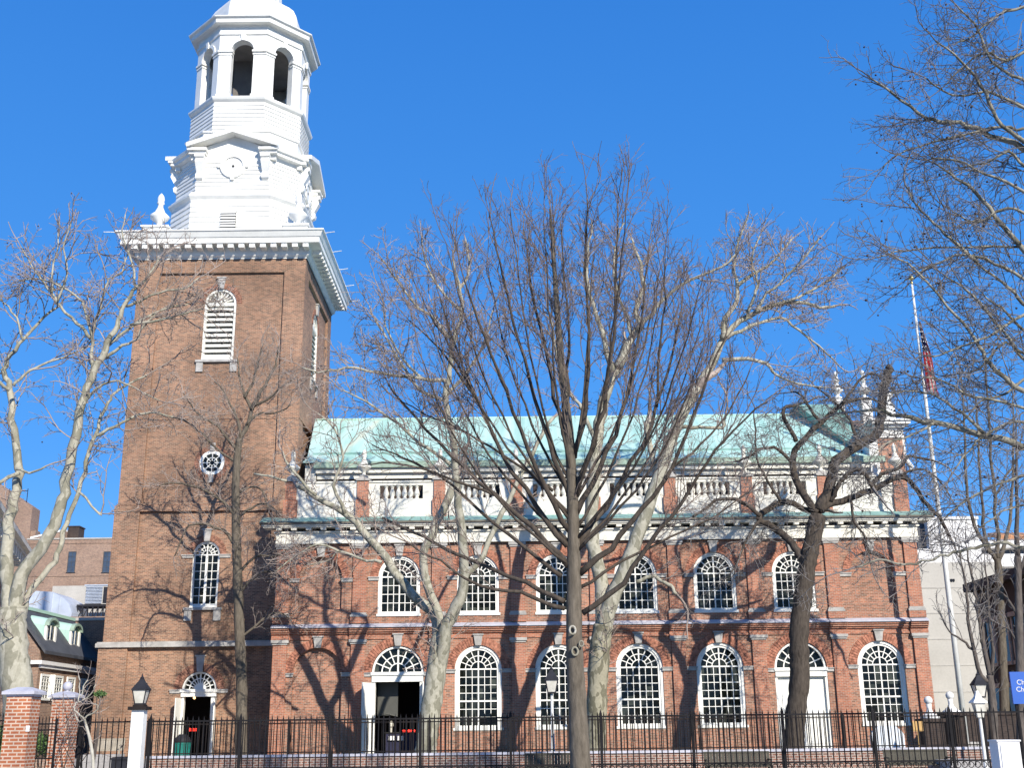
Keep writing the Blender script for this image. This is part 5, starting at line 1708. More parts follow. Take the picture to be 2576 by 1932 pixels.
gate_pier('nearer thick brick gate pier with flat stone cap and a small white notice', 61, 1754, 29.6, .60, False)
gate_pier('brick gate pier topped by a pale stone ball, half hidden by twigs', 167, 1761, 35.5, .60, True)
p = P(66, 1834, 29.2)
mb = MB(); mb.box(p.x - .045, p.x + .045, 29.28, 29.295, p.z - .07, p.z + .07); mb.box(p.x - .03, p.x + .03, 29.27, 29.28, p.z - .05, p.z + .05)
tag(part('notice', mb, M['render_white']), 'tiny white paper notice fixed to the front of the brick gate pier', 'notice')
# gates either side of the nearer pier
def gate(label, x0, x1, Y, ztip, zr, zb, arch_=0.0):
    a, b = P(x0, 1800, Y).x, P(x1, 1800, Y).x
    root = thing('iron_gate', label, 'gate', ((a + b) / 2, Y, 0))
    mb = MB(); n = max(3, round((b - a) / .085))
    for k in range(n + 1):
        x = a + (b - a) * k / n
        mb.tube([(x, Y, -.02), (x, Y, ztip)], [.013, .011], 5); mb.tube([(x, Y, ztip), (x, Y, ztip + .1)], [.018, .002], 5)
    part('pickets', mb, M['iron'], root)
    for z in (zr, zr - .16, zb):
        rl = MB(); rl.box(a, b, Y - .02, Y + .02, z - .018, z + .018); part('rail', rl, M['iron'], root)
    for x in (a - .03, b + .03):
        st = MB(); st.box(x - .025, x + .025, Y - .025, Y + .025, -.05, ztip + .03); part('stile', st, M['iron'], root)
    return root


gate('black iron gate between the two brick gate piers', 92, 142, 33.0, ZF(1798, 33), ZF(1809, 33), ZF(1896, 33))
gate('black iron gate with curved top rail at the left edge', -60, 26, 31.0, ZF(1788, 31), ZF(1799, 31), ZF(1894, 31))
mb = MB(); a, b = P(-80, 1890, 40).x, P(140, 1890, 40).x; mb.box(a, b, 40.0, 40.4, -.05, ZF(1897, 40))
tag(part('low_wall', mb, M['brick_pale']), 'short low brick wall seen behind the iron gates', 'wall')

# ------------------------------------------------------------------ lamps
def lantern_parts(root, x, y, z, s):
    """four-sided tapering street lantern, z is its base"""
    h = .42 * s; b0 = .13 * s; b1 = .21 * s
    def sq4(r, zz): return [(x - r, y - r, zz), (x + r, y - r, zz), (x + r, y + r, zz), (x - r, y + r, zz)]
    g = MB(); g.rings([sq4(b0 * .92, z + .03 * s), sq4(b1 * .95, z + h)]); part('lamp_glass', g, M['lamp_glass'], root)
    f = MB()
    for sx in (-1, 1):
        for sy in (-1, 1):
            f.tube([(x + sx * b0, y + sy * b0, z), (x + sx * b1, y + sy * b1, z + h)], .018 * s, 5)
    f.rings([sq4(b0 + .02 * s, z - .02 * s), sq4(b0 + .02 * s, z + .03 * s)])
    part('lamp_frame', f, M['lamp_metal'], root)
    r = MB(); r.rings([sq4(b1 * 1.14, z + h), sq4(b1 * 1.14, z + h + .035 * s), sq4(b1 * .72, z + h + .17 * s), sq4(b1 * .34, z + h + .30 * s), sq4(b1 * .28, z + h + .34 * s)])
    r.lathe(x, y, [(.0, 0), (.06 * s, .0), (.07 * s, .05 * s), (.03 * s, .09 * s), (.012 * s, .17 * s), (0, .19 * s)], 10, z + h + .33 * s)
    part('lamp_roof', r, M['lamp_metal'], root)


p = P(352, 1781, 29.8)
lp = thing('lamp_post', 'dark lantern on a thick square white post by the iron fence', 'lamp post', (p.x, 29.8, -.1))
mb = MB(); mb.box(p.x - .15, p.x + .15, 29.65, 29.95, -.1, p.z - .06); part('post', mb, M['white'], lp)
mb = MB(); mb.box(p.x - .23, p.x + .23, 29.57, 30.03, p.z - .06, p.z + .02); mb.box(p.x - .14, p.x + .14, 29.66, 29.94, p.z + .02, p.z + .07); part('base_plate', mb, M['iron_rust'], lp)
lantern_parts(lp, p.x, 29.8, p.z + .08, .8)
p = P(1388, 1744, 47.2)
lp = thing('lamp_post', 'slim grey lamp post with black lantern, just left of the dark street tree', 'lamp post', (p.x, 47.2, .42))
mb = MB(); mb.lathe(p.x, 47.2, [(.13, 0), (.13, .3), (.085, .4), (.065, 1.2), (.05, p.z - .42)], 12, .42); part('post', mb, M['pole'], lp, smooth=True)
lantern_parts(lp, p.x, 47.2, p.z, 1.15)
p = P(2466, 1755, 45)
lp = thing('lamp_post', 'black lantern with frosted glass on a dark post beside the flagpole', 'lamp post', (p.x, 45, 0))
mb = MB(); mb.lathe(p.x, 45, [(.1, 0), (.1, .3), (.06, .4), (.05, p.z)], 12, 0); part('post', mb, M['iron'], lp)
lantern_parts(lp, p.x, 45, p.z, 1.05)
p = P(2465, 1806, 40)
lp = thing('lamp_post', 'cream tapering lantern with a white roof, just below the black lantern', 'lamp post', (p.x, 40, 0))
mb = MB(); mb.lathe(p.x, 40, [(.08, 0), (.06, .4), (.05, p.z)], 12, 0); part('post', mb, M['pole'], lp)
g = MB(); g.rings([[(p.x + sx * .10, 40 + sy * .10, p.z) for sx, sy in ((-1, -1), (1, -1), (1, 1), (-1, 1))], [(p.x + sx * .17, 40 + sy * .17, p.z + .46) for sx, sy in ((-1, -1), (1, -1), (1, 1), (-1, 1))]])
part('lamp_glass', g, M['lamp_glass'], lp)
g = MB(); g.rings([[(p.x + sx * r, 40 + sy * r, p.z + z) for sx, sy in ((-1, -1), (1, -1), (1, 1), (-1, 1))] for r, z in ((.23, .46), (.23, .50), (.12, .62), (.05, .78), (.04, .86))])
part('lamp_roof', g, M['white'], lp)

# ------------------------------------------------------------------ flagpole and drooping flag
Yp = 57.0
pb, pt = P(2421, 1872, Yp), P(2302, 709, Yp)
px_ = (pb.x + pt.x) / 2
fp = thing('flagpole', 'tall white flagpole with gilded ball beside the east end of the church', 'flagpole', (px_, Yp, .42))
mb = MB(); mb.tube([(px_, Yp, .3), (px_, Yp, 8), (px_, Yp, 16), (px_, Yp, pt.z)], [.14, .125, .095, .055], 14); part('pole', mb, M['pole'], fp, smooth=True)
mb = MB(); mb.lathe(px_, Yp, [(.14 * math.sin(PI * k / 10), .14 - .14 * math.cos(PI * k / 10)) for k in range(0, 11)], 16, pt.z + .08); mb.lathe(px_, Yp, [(.07, -.12), (.07, -.02), (.03, .0), (.03, .1)], 10, pt.z); part('ball', mb, M['gold'], fp, smooth=True)
mb = MB(); mb.box(px_ - .5, px_ + .5, Yp - .5, Yp + .5, .3, .8); part('plinth', mb, M['stone'], fp)
# flag hanging in folds: canton above, stripes below
zt_, zb_ = P(2320, 812, Yp).z, P(2355, 985, Yp).z
fl_ = thing('flag', 'limp american flag of blue canton and red and white stripes hanging from the flagpole', 'flag', (px_ + .1, Yp - .15, zt_))
nf = 13; rows = 14; split = 6
def fpt(k, j):
    t = j / rows; u = k / nf; wd = .16 + 1.05 * t ** 1.4
    return (px_ + .07 + wd * u * (.75 + .25 * math.sin(t * 5)), Yp - .12 - .14 * (.3 + t) * math.sin((u * 13 + t * 2.0) * 1.7), zt_ + (zb_ - zt_) * t - .25 * u * t - .10 * t * math.sin(u * 20))


cn = MB()
for k in range(9):
    for j in range(split): cn.quad(fpt(k, j), fpt(k + 1, j), fpt(k + 1, j + 1), fpt(k, j + 1))
cn = part('canton', cn, M['flagblue'], fl_)
sr = MB()
for k in range(0, 9, 2):
    for j in range(1, split):
        x, y, z = fpt(k + (j % 2) * .9, j)
        sr.quad((x - .018, y - .02, z - .025), (x + .018, y - .02, z - .025), (x + .018, y - .02, z + .025), (x - .018, y - .02, z + .025))
part('stars', sr, M['flagwhite'], cn)
for k in range(nf):
    mb = MB()
    for j in range(split if k < 9 else 0, rows): mb.quad(fpt(k, j), fpt(k + 1, j), fpt(k + 1, j + 1), fpt(k, j + 1))
    part('stripe', mb, M['red'] if k % 2 == 0 else M['flagwhite'], fl_)

# ------------------------------------------------------------------ benches
def bench(name, label, sx0, sx1, sy, Y, mslat, group=None, back_z=None):
    a, b = P(sx0, sy, Y).x, P(sx1, sy, Y).x
    zt2 = P((sx0 + sx1) / 2, sy, Y).z
    root = thing(name, label, 'bench', ((a + b) / 2, Y, 0), group)
    mb = MB(); n = max(4, round((b - a) / .11))
    mb2 = MB()
    for k in range(n):
        x = a + (b - a) * (k + .5) / n
        mb2.obox((x, Y + .06, zt2 - .24), (.049, 0, 0), (0, .012, 0), (0, .05, .20))
    bk = part('backrest', mb2, mslat, root)
    rl = MB(); rl.box(a, b, Y + .08, Y + .14, zt2 - .05, zt2 + .02); rl.box(a, b, Y - .02, Y + .03, zt2 - .48, zt2 - .43)
    part('back_rail', rl, mslat, bk)
    st = MB()
    for j in range(5):
        st.box(a, b, Y - .48 + j * .1, Y - .48 + j * .1 + .075, zt2 - .52, zt2 - .48)
    part('seat', st, mslat, root)
    for x in (a + .06, b - .06):
        for y in (Y - .45, Y + .02):
            lg = MB(); lg.box(x - .035, x + .035, y - .035, y + .035, 0, zt2 - .52); part('leg', lg, mslat, root)
        ar = MB(); ar.box(x - .04, x + .04, Y - .5, Y + .08, zt2 - .28, zt2 - .24); ar.box(x - .03, x + .03, Y - .47, Y - .41, zt2 - .52, zt2 - .28); part('armrest', ar, mslat, root)
    return root


G = 'benches before the low wall'
bench('park_bench', 'dark slatted bench before the low wall, half hidden by the dark street tree', 1319, 1440, 1897, 44.6, M['slat'], G)
bench('park_bench', 'dark slatted bench before the low wall, between the street tree and the gnarled tree', 1770, 1936, 1893, 44.6, M['slat'], G)
bench('park_bench', 'dark slatted bench before the low wall, below the white rounded stone', 2222, 2384, 1888, 44.6, M['slat'], G)
bench('garden_bench', 'pale weathered slatted bench against the brick tower behind the iron fence', 236, 314, 1860, 55.0, M['slat_pale'])

# planter and paving pieces at the tower foot
p = P(306, 1907, 45.0)
mb = MB(); mb.box(p.x - .28, p.x + .28, 44.7, 45.3, 0, p.z); mb.box(p.x - .31, p.x + .31, 44.67, 45.33, p.z - .07, p.z + .0); mb.box(p.x - .24, p.x + .24, 44.74, 45.26, p.z, p.z + .03)
tag(part('planter', mb, M['lamp_metal']), 'dark square planter box at the end of the low brick wall', 'planter')
mb = MB(); a, b = P(206, 1905, 47).x, P(292, 1905, 47).x
for k in range(3):
    mb.box(a, b, 46.4 + k * .35, 48 , 0 if k == 0 else .0 + .28 * k, .28 * (k + 1) - .004)
tag(part('stone_steps', mb, M['path']), 'pale stone steps leading up beside the sapling', 'steps')

# ------------------------------------------------------------------ bin by the tower door
p0 = P(457, 1895, 61.5); p1 = P(457, 1862, 61.5)
bn = thing('litter_bin', 'round teal litter bin with a domed lid left of the tower door', 'bin', (p0.x, 61.5, .3))
mb = MB(); mb.lathe(p0.x, 61.5, [(.33, 0), (.36, .05), (.40, .75), (.42, .78), (.42, .84)], 20, .3)
for k in range(20):
    a_ = 2 * PI * k / 20; mb.tube([(p0.x + .36 * math.cos(a_), 61.5 + .36 * math.sin(a_), .36), (p0.x + .41 * math.cos(a_), 61.5 + .41 * math.sin(a_), 1.1)], .02, 5)
part('drum', mb, M['teal'], bn)
mb = MB(); mb.lathe(p0.x, 61.5, [(.42, .84), (.43, .90), (.36, 1.08), (.22, 1.2), (.2, 1.24), (0, 1.25)], 20, .3); part('lid', mb, M['lamp_metal'], bn, smooth=True)
# things glimpsed in the two open doorways
def row_lights(label, group, s0, s1, y, Y, n, m_, r):
    for k in range(n):
        q = P(s0 + (s1 - s0) * k / max(1, n - 1), y, Y)
        b_ = MB(); b_.lathe(q.x, Y, [(r * math.sin(PI * i / 6), r - r * math.cos(PI * i / 6)) for i in range(7)], 10, q.z - r); b_.lathe(q.x, Y, [(r * .9, -.06), (r * .9, 0)], 10, q.z - r)
        tag(part('votive_lamp', b_, m_), label, 'lamp', group)


row_lights('small red light glowing in a row of five inside the dark nave doorway', 'red lights in the nave doorway', 1015, 1042, 1839, 61.6, 5, M['redlight'], .055)
row_lights('small red light glowing in a row of three inside the dark tower doorway', 'red lights in the tower doorway', 477, 492, 1835, 66.5, 3, M['redlight'], .06)
q = P(489, 1754.5, 65.2)
mb = MB(); mb.lathe(q.x, 65.2, [(0, 0), (.06, .03), (.075, .08), (.05, .14), (.02, .16), (.02, .4)], 10, q.z - .12)
tag(part('ceiling_lamp', mb, M['warmlight']), 'small warm lamp glowing under the lintel of the tower doorway', 'lamp')
tb_ = thing('side_table', 'dark draped table just inside the open nave doorway', 'table', (BAY[1] + .2, 61.7, .4))
za = P(1010, 1843, 61.7).z
mb = MB(); mb.box(BAY[1] - .75, BAY[1] + .95, 61.35, 62.0, za - .05, za); part('table_top', mb, M['dark'], tb_)
mb = MB(); mb.box(BAY[1] - .7, BAY[1] + .9, 61.4, 61.95, .42, za - .05); part('cloth', mb, plain('dark_cloth', (.02, .02, .05), .9), tb_)
for k in range(2):
    q = P(985 + k * 23, 1858, 61.3)
    mb = MB(); mb.obox((q.x, 61.3, q.z), (.16, 0, 0), (0, .01, .004), (0, .02, .1)); mb.box(q.x - .17, q.x + .17, 61.32, 61.36, q.z - .12, q.z - .09)
    tag(part('leaflet_stand', mb, M['render_white']), ['white leaflet stand on the dark table in the nave doorway, left one', 'white leaflet stand on the dark table in the nave doorway, right one'][k], 'leaflet stand')
q = P(984, 1826, 62.0)
mb = MB(); mb.lathe(q.x, 62.0, [(.05, 0), (.06, .2), (.13, .3), (.13, .42), (.05, .55), (0, .56)], 12, za)
tag(part('pale_vase', mb, M['lamp_glass']), 'pale vase on the dark table in the nave doorway', 'vase')

# ------------------------------------------------------------------ right-hand corner
q0, q1 = P(2192, 1880, 49.0), P(2270, 1826, 49.0)
mb = MB(); xa, xb, zt3 = q0.x, q1.x, q1.z
w = xb - xa
o = [(xa, .42), (xb, .42), (xb, zt3 - .38), (xb - .06, zt3 - .25), (xb - .28, zt3 - .04), (xb - .4, zt3), (xa + .4, zt3), (xa + .28, zt3 - .04), (xa + .06, zt3 - .25), (xa, zt3 - .38)]
mb.rings([[(x, 48.9, z) for x, z in o], [(x, 49.1, z) for x, z in o]])
tag(part('headstone', mb, plain('pale_marble', (.66, .70, .74), .5, .06, 2)), 'broad pale marble headstone with rounded shoulders behind the fence', 'headstone')
def ball_post(label, sx, sy, Y, br):
    p = P(sx, sy, Y)
    root = thing('ball_post', label, 'gatepost', (p.x, Y, .42), 'dark posts with white balls')
    zb = p.z - br
    mb = MB(); mb.lathe(p.x, Y, [(br * math.sin(PI * k / 12), br - br * math.cos(PI * k / 12)) for k in range(13)], 20, zb); part('ball', mb, M['render_white'], root, smooth=True)
    mb = MB(); mb.lathe(p.x, Y, [(.40, -.58), (.40, -.50), (.26, -.42), (.14, -.3), (.10, -.16), (.12, .03)], 16, zb); part('neck', mb, M['render_white'], root, smooth=True)
    mb = MB(); zz = zb - .58; mb.box(p.x - .42, p.x + .42, Y - .42, Y + .42, .3, zz); mb.box(p.x - .5, p.x + .5, Y - .5, Y + .5, zz - .14, zz - .002); part('shaft', mb, M['brick_dark'], root)  # shade on the posts is put into the dark brick colour


ball_post('shade-darkened brick gatepost with a white ball, the nearer one by the corner of the church', 2335, 1763, 52.0, .18)
ball_post('shade-darkened brick gatepost with a white ball, close beside the flagpole', 2389, 1751, 54.0, .18)
mb = MB(); a, b = P(2345, 1800, 53).x, P(2410, 1800, 53).x
n = 12
for k in range(n + 1):
    x = a + (b - a) * k / n; mb.tube([(x, 53, .3), (x, 53, ZF(1800, 53, 2370))], .03, 5)
mb.box(a, b, 52.97, 53.03, ZF(1812, 53, 2370), ZF(1808, 53, 2370)); mb.box(a, b, 52.98, 53.02, .6, .66)
for k in range(4):
    mb.lathe(a + .45 + .3 * (k % 2), 52.95, [(0, -.05), (.05, 0), (0, .05)], 8, ZF(1806 + 8 * (k // 2), 53, 2370))
tag(part('side_gate', mb, M['iron']), 'dark iron side gate between the two ball-topped posts', 'gate')
q = P(2309, 1828, 50)
mb = MB(); mb.box(q.x - .2, q.x + .2, 50, 50.12, q.z - .16, q.z + .16); mb.box(q.x - .23, q.x + .23, 50.02, 50.1, q.z - .2, q.z + .2); mb.box(q.x - .03, q.x + .03, 50.03, 50.09, .4, q.z - .2)
tag(part('notice_board', mb, plain('orange_board', (.50, .30, .10), .6)), 'small orange and white notice board on a stake near the church corner', 'notice board')
# white cabinet in the corner
q0, q1 = P(2512, 1932, 22.5), P(2556, 1866, 22.5)
cbx = thing('cabinet', 'glossy bright white cabinet by the pavement at the lower right corner', 'cabinet', ((q0.x + q1.x) / 2, 22.5, -.05))
mb = MB(); mb.box(q0.x - .02, q1.x, 22.35, 22.75, -.05, q1.z); part('body', mb, M['render_white'], cbx)
mb = MB(); mb.box(q0.x - .04, q1.x + .02, 22.33, 22.77, q1.z, q1.z + .03); part('lid', mb, M['render_white'], cbx)
mb = MB(); mb.box(q0.x + .02, q1.x - .04, 22.335, 22.349, .1, q1.z - .05); part('door', mb, M['render_white'], cbx)
# blue church sign at the right edge, cut by the frame
Ys = 34.0
q0, q1 = P(2549, 1772, Ys), P(2660, 1690, Ys)
sg = thing('sign_board', 'blue church sign board with white lettering cut off by the right edge', 'sign', ((q0.x + q1.x) / 2, Ys, 0))
mb = MB(); mb.box(q0.x, q1.x, Ys - .03, Ys + .03, q0.z, q1.z); part('board', mb, M['signblue'], sg)
mb = MB()
for x in (q0.x + .12, q1.x - .12): mb.box(x - .04, x + .04, Ys + .032, Ys + .1, -.05, q1.z + .05)
part('sign_post', mb, M['iron'], sg)


def text_on(body, x, z, size, Y, parent, bold=False):
    cu = D.curves.new('lettering', 'FONT'); cu.body = body; cu.size = size; cu.extrude = .004; cu.align_x = 'LEFT'
    o = D.objects.new('lettering', cu); COL.objects.link(o)
    dg = bpy.context.evaluated_depsgraph_get()
    me = D.meshes.new_from_object(o.evaluated_get(dg)); D.objects.remove(o)
    me.transform(Matrix.Translation((x, Y, z)) @ Matrix.Rotation(PI / 2, 4, 'X'))
    me.name = 'lettering'; me.materials.clear()
    return place('lettering', me, M['render_white'], parent)


H = q1.z - q0.z
xl = P(2556, 1720, Ys).x
text_on('Christ', xl, q1.z - H * .40, H * .22, Ys - .036, sg)
text_on('Church', xl - .04, q1.z - H * .62, H * .22, Ys - .036, sg)
text_on('or', xl + .2, q1.z - H * .74, H * .10, Ys - .036, sg)

# ------------------------------------------------------------------ buildings behind, left
def bx(x0, x1, yt, Y, depth, ybase=None, zb=0.0):
    """box whose front face spans photo columns x0..x1 up to row yt at distance Y"""
    a, b = P(x0, yt, Y).x, P(x1, yt, Y).x
    return a, b, zb, P((x0 + x1) / 2, yt, Y).z


def flat_window(parent, x0, x1, y0, y1, Y, pane_m, frame_m, cols=2, rows=4, fw=.08):
    a, b = P(x0, y1, Y).x, P(x1, y0, Y).x; z1, z0 = P((x0 + x1) / 2, y0, Y).z, P((x0 + x1) / 2, y1, Y).z
    mb = MB()
    mb.box(a, a + fw, Y - .08, Y + .05, z0, z1); mb.box(b - fw, b, Y - .08, Y + .05, z0, z1); mb.box(a + fw, b - fw, Y - .08, Y + .05, z1 - fw, z1); mb.box(a - .08, b + .08, Y - .14, Y + .05, z0 - fw, z0)
    for k in range(1, cols): x = a + (b - a) * k / cols; mb.box(x - .02, x + .02, Y - .05, Y + .02, z0, z1 - fw)
    for k in range(1, rows): z = z0 + (z1 - z0) * k / rows; mb.box(a + fw, b - fw, Y - .052, Y + .021, z - .02, z + .02)
    w = part('window', mb, frame_m, parent)
    pn = MB(); pn.quad((a + .01, Y - .02, z0), (b - .01, Y - .02, z0), (b - .01, Y - .02, z1 - .01), (a + .01, Y - .02, z1 - .01))
    part('pane', pn, pane_m, w)
    return w


a, b, z0, z1 = bx(70, 330, 1357, 154, 8)
B = thing('apartment_block', 'plain flat-topped brick block with two blue-grey windows behind the tower', 'building', ((a + b) / 2, 154, 0))
mb = MB(); mb.box(a, b, 154, 167, 0, z1); part('wall', mb, M['brick_pale'], B)
mb = MB(); mb.box(a - .1, b + .1, 153.9, 167.1, z1, z1 + .18); part('coping', mb, M['conc'], B)
mb = MB(); mb.box(a, b, 153.93, 154, P(200, 1366, 154).z - .1, P(200, 1366, 154).z); mb.box(a, b, 153.93, 154, P(200, 1448, 154).z - .12, P(200, 1448, 154).z); part('string_course', mb, M['brick_pale'], B)
flat_window(B, 168, 193, 1388, 1440, 154, M['pane_blue'], M['slate'], 2, 4)
flat_window(B, 257, 282, 1388, 1440, 154, M['pane_blue'], M['slate'], 2, 4)
g0, g1 = P(72, 1356, 154), P(156, 1330, 154)
mb = MB(); mb.rings([[(g0.x, 155, z1 + .17), (g1.x, 155, z1 + .17), (g1.x, 155, g1.z - .15), (g0.x, 155, z1 + .3)], [(g0.x, 163, z1 + .17), (g1.x, 163, z1 + .17), (g1.x, 163, g1.z - .15), (g0.x, 163, z1 + .3)]])
part('roof_house', mb, M['brick_pale'], B)
mb = MB(); mb.rings([[(g0.x - .2, 154.9, z1 + .3), (g1.x, 154.9, g1.z - .15), (g1.x, 154.9, g1.z + .1), (g0.x - .2, 154.9, z1 + .55)], [(g0.x - .2, 163, z1 + .3), (g1.x, 163, g1.z - .15), (g1.x, 163, g1.z + .1), (g0.x - .2, 163, z1 + .55)]])
part('roof_flashing', mb, M['render_white'], B)
c0, c1 = P(158, 1320, 154), P(186, 1320, 154)
mb = MB(); mb.box(c0.x, c1.x, 156, 158, z1, c0.z); mb.box(c0.x - .1, c1.x + .1, 155.9, 158.1, c0.z, c0.z + .15); part('chimney', mb, M['brick_dark'], B)

a, b, z0, z1 = bx(-60, 78, 1310, 175, 8)
B = thing('apartment_block', 'tall brown brick block behind the pedimented house at the left edge', 'building', ((a + b) / 2, 175, 0))
mb = MB(); mb.rings([[(a, 175, 0), (b, 175, 0), (b, 175, P(78, 1276, 175).z), (a, 175, P(-60, 1190, 175).z)], [(a, 178, 0), (b, 178, 0), (b, 178, P(78, 1276, 175).z), (a, 178, P(-60, 1190, 175).z)]]); part('wall', mb, M['brick_pale'], B)
mb = MB(); s0, s1 = P(76, 1320, 175), P(86, 1335, 175); mb.box(b, s1.x, 175.4, 177, 0, s1.z); mb.box(s1.x - .01, s1.x + .12, 175.3, 177.1, 0, s1.z + .1); part('stair_tower', mb, M['brick_pale'], B)
mb = MB()
for sx in (-8, 14, 34, 60):
    q = P(sx, 1262, 175); mb.tube([(q.x, 176, q.z - 4), (q.x, 176, P(sx, 1226, 175).z)], .06, 5)
q0, q1 = P(-20, 1238, 175), P(62, 1232, 175); mb.tube([(q0.x, 176, q1.z), (q1.x, 176, q1.z)], .06, 5)
part('roof_railing', mb, M['lamp_metal'], B)

# mechanical plant on the flat roof of a far brick annex, and a nearer annex below it
a, b, z0, z1 = bx(120, 300, 1562, 73.5, 8)
B = thing('brick_annex', 'low flat-roofed brick annex between the dormered house and the tower', 'building', ((a + b) / 2, 73.5, 0))
mb = MB(); mb.box(a, b, 73.5, 84, 0, z1); part('wall', mb, M['brick_pale'], B)
mb = MB(); mb.box(a - .1, b + .1, 73.4, 84, z1, z1 + .18); part('coping', mb, M['conc'], B)
a, b, z0, zr = bx(40, 330, 1552, 138, 8)
B = thing('plant_block', 'concrete-topped block carrying the duct and cooling unit, left of the tower', 'building', ((a + b) / 2, 138, 0))
mb = MB(); mb.box(a, b, 138, 152, 0, zr); part('wall', mb, M['brick_pale'], B)
mb = MB(); mb.box(P(130, 1500, 150).x, b, 150, 150.4, zr, P(200, 1474, 150).z); part('parapet_wall', mb, M['conc'], B)
Ya = 142.0
q0, q1 = P(211, 1521, Ya), P(272, 1474, Ya)
ac = thing('cooling_unit', 'big boxy grey cooling unit with louvred side raised on a steel frame', 'cooling unit', ((q0.x + q1.x) / 2, Ya, q0.z))
w = q1.x - q0.x
mb = MB(); mb.box(q0.x, q1.x, Ya, Ya + 4, q0.z, q1.z); part('casing', mb, M['conc'], ac)
mb = MB(); n = 12
for k in range(n):
    z = q0.z + (q1.z - q0.z) * (k + .7) / (n + .6); mb.obox((q0.x + w * .42, Ya - .06, z), (w * .36, 0, 0), (0, .08, -.02), (0, .012, .035))
part('louvres', mb, M['galv'], ac)
mb = MB(); mb.box(q0.x + w * .82, q1.x - .03, Ya - .02, Ya + .1, q0.z + .1, q1.z - .15); part('shaded_side', mb, M['lamp_metal'], ac)  # dark strip stands in for the unit's unlit right face
mb = MB(); mb.box(q0.x - .1, q1.x + .1, Ya - .1, Ya + 4.1, q1.z, q1.z + .15); part('top', mb, M['galv'], ac)
mb = MB()
for k in range(7):
    x = q0.x - .8 + (w + 1) * k / 6
    mb.tube([(x, Ya + .2, zr), (x, Ya + .2, q0.z)], .09, 5); mb.tube([(x, Ya + .2, zr), (min(x + .7, q1.x), Ya + .4, q0.z)], .06, 5)
mb.box(q0.x - .9, q1.x + .2, Ya + .1, Ya + 3, q0.z - .25, q0.z - .01)
part('support_frame', mb, M['lamp_metal'], ac)
q0, q1 = P(58, 1556, 140), P(186, 1484, 140)
dt = thing('air_duct', 'large galvanised air duct with an angled hood, left of the cooling unit', 'duct', ((q0.x + q1.x) / 2, 140, zr))
w = q1.x - q0.x; zz = zr; h = q1.z - zr
def dsec(f, g): return [(q0.x + w * f, 140, zz), (q0.x + w * f, 140, zz + h * g), (q0.x + w * f, 146, zz + h * g), (q0.x + w * f, 146, zz)]
mb = MB(); mb.rings([dsec(0, 1), dsec(.55, .93), dsec(.8, .72), dsec(.93, .5), dsec(1, .2)])
part('hood', mb, M['galv'], dt)
mb = MB()
for f, hh in ((.18, .97), (.38, .95), (.56, .92), (.72, .78)): mb.box(q0.x + w * f, q0.x + w * f + .1, 139.93, 140.0, zz, zz + h * hh)
part('seams', mb, M['galv'], dt)

# dormered house: its long wall faces right
Yn, Yf = 64.0, 72.5
Xe = P(101, 1640, Yn).x; zE = P(96, 1634, Yn).z
Xr = P(38, 1530, Yn).x; zR = P(60, 1533, Yn).z
B = thing('dormered_house', 'brick house with a grey slate roof and two green copper dormers, left of the tower', 'house', (Xe, Yn, 0))
XL = 2 * Xr - Xe
mb = MB(); mb.rings([[(XL, Yn, 0), (Xe, Yn, 0), (Xe, Yn, zE), (Xr, Yn, zR - .1), (XL, Yn, zE)], [(XL, Yf, 0), (Xe, Yf, 0), (Xe, Yf, zE), (Xr, Yf, zR - .1), (XL, Yf, zE)]])
part('wall', mb, M['brick_pale'], B)
mb = MB(); sl_ = Vector((Xe - Xr, 0, zE - zR)).normalized(); nv_ = Vector((-sl_.z, 0, sl_.x))
for s in (1, -1):
    e = (Xr + s * (Xe - Xr + .35), zE - .25)
    mb.rings([[(Xr, Yn - .2, zR), (e[0], Yn - .2, e[1]), (e[0], Yn - .2, e[1] + .18), (Xr, Yn - .2, zR + .2)], [(Xr, Yf + .2, zR), (e[0], Yf + .2, e[1]), (e[0], Yf + .2, e[1] + .18), (Xr, Yf + .2, zR + .2)]])
rfh = part('roof', mb, M['slate'], B)
mb = MB(); mb.box(Xr - .12, Xr + .12, Yn - .25, Yf + .2, zR + .12, zR + .3); part('ridge_flashing', mb, M['copper'], rfh)
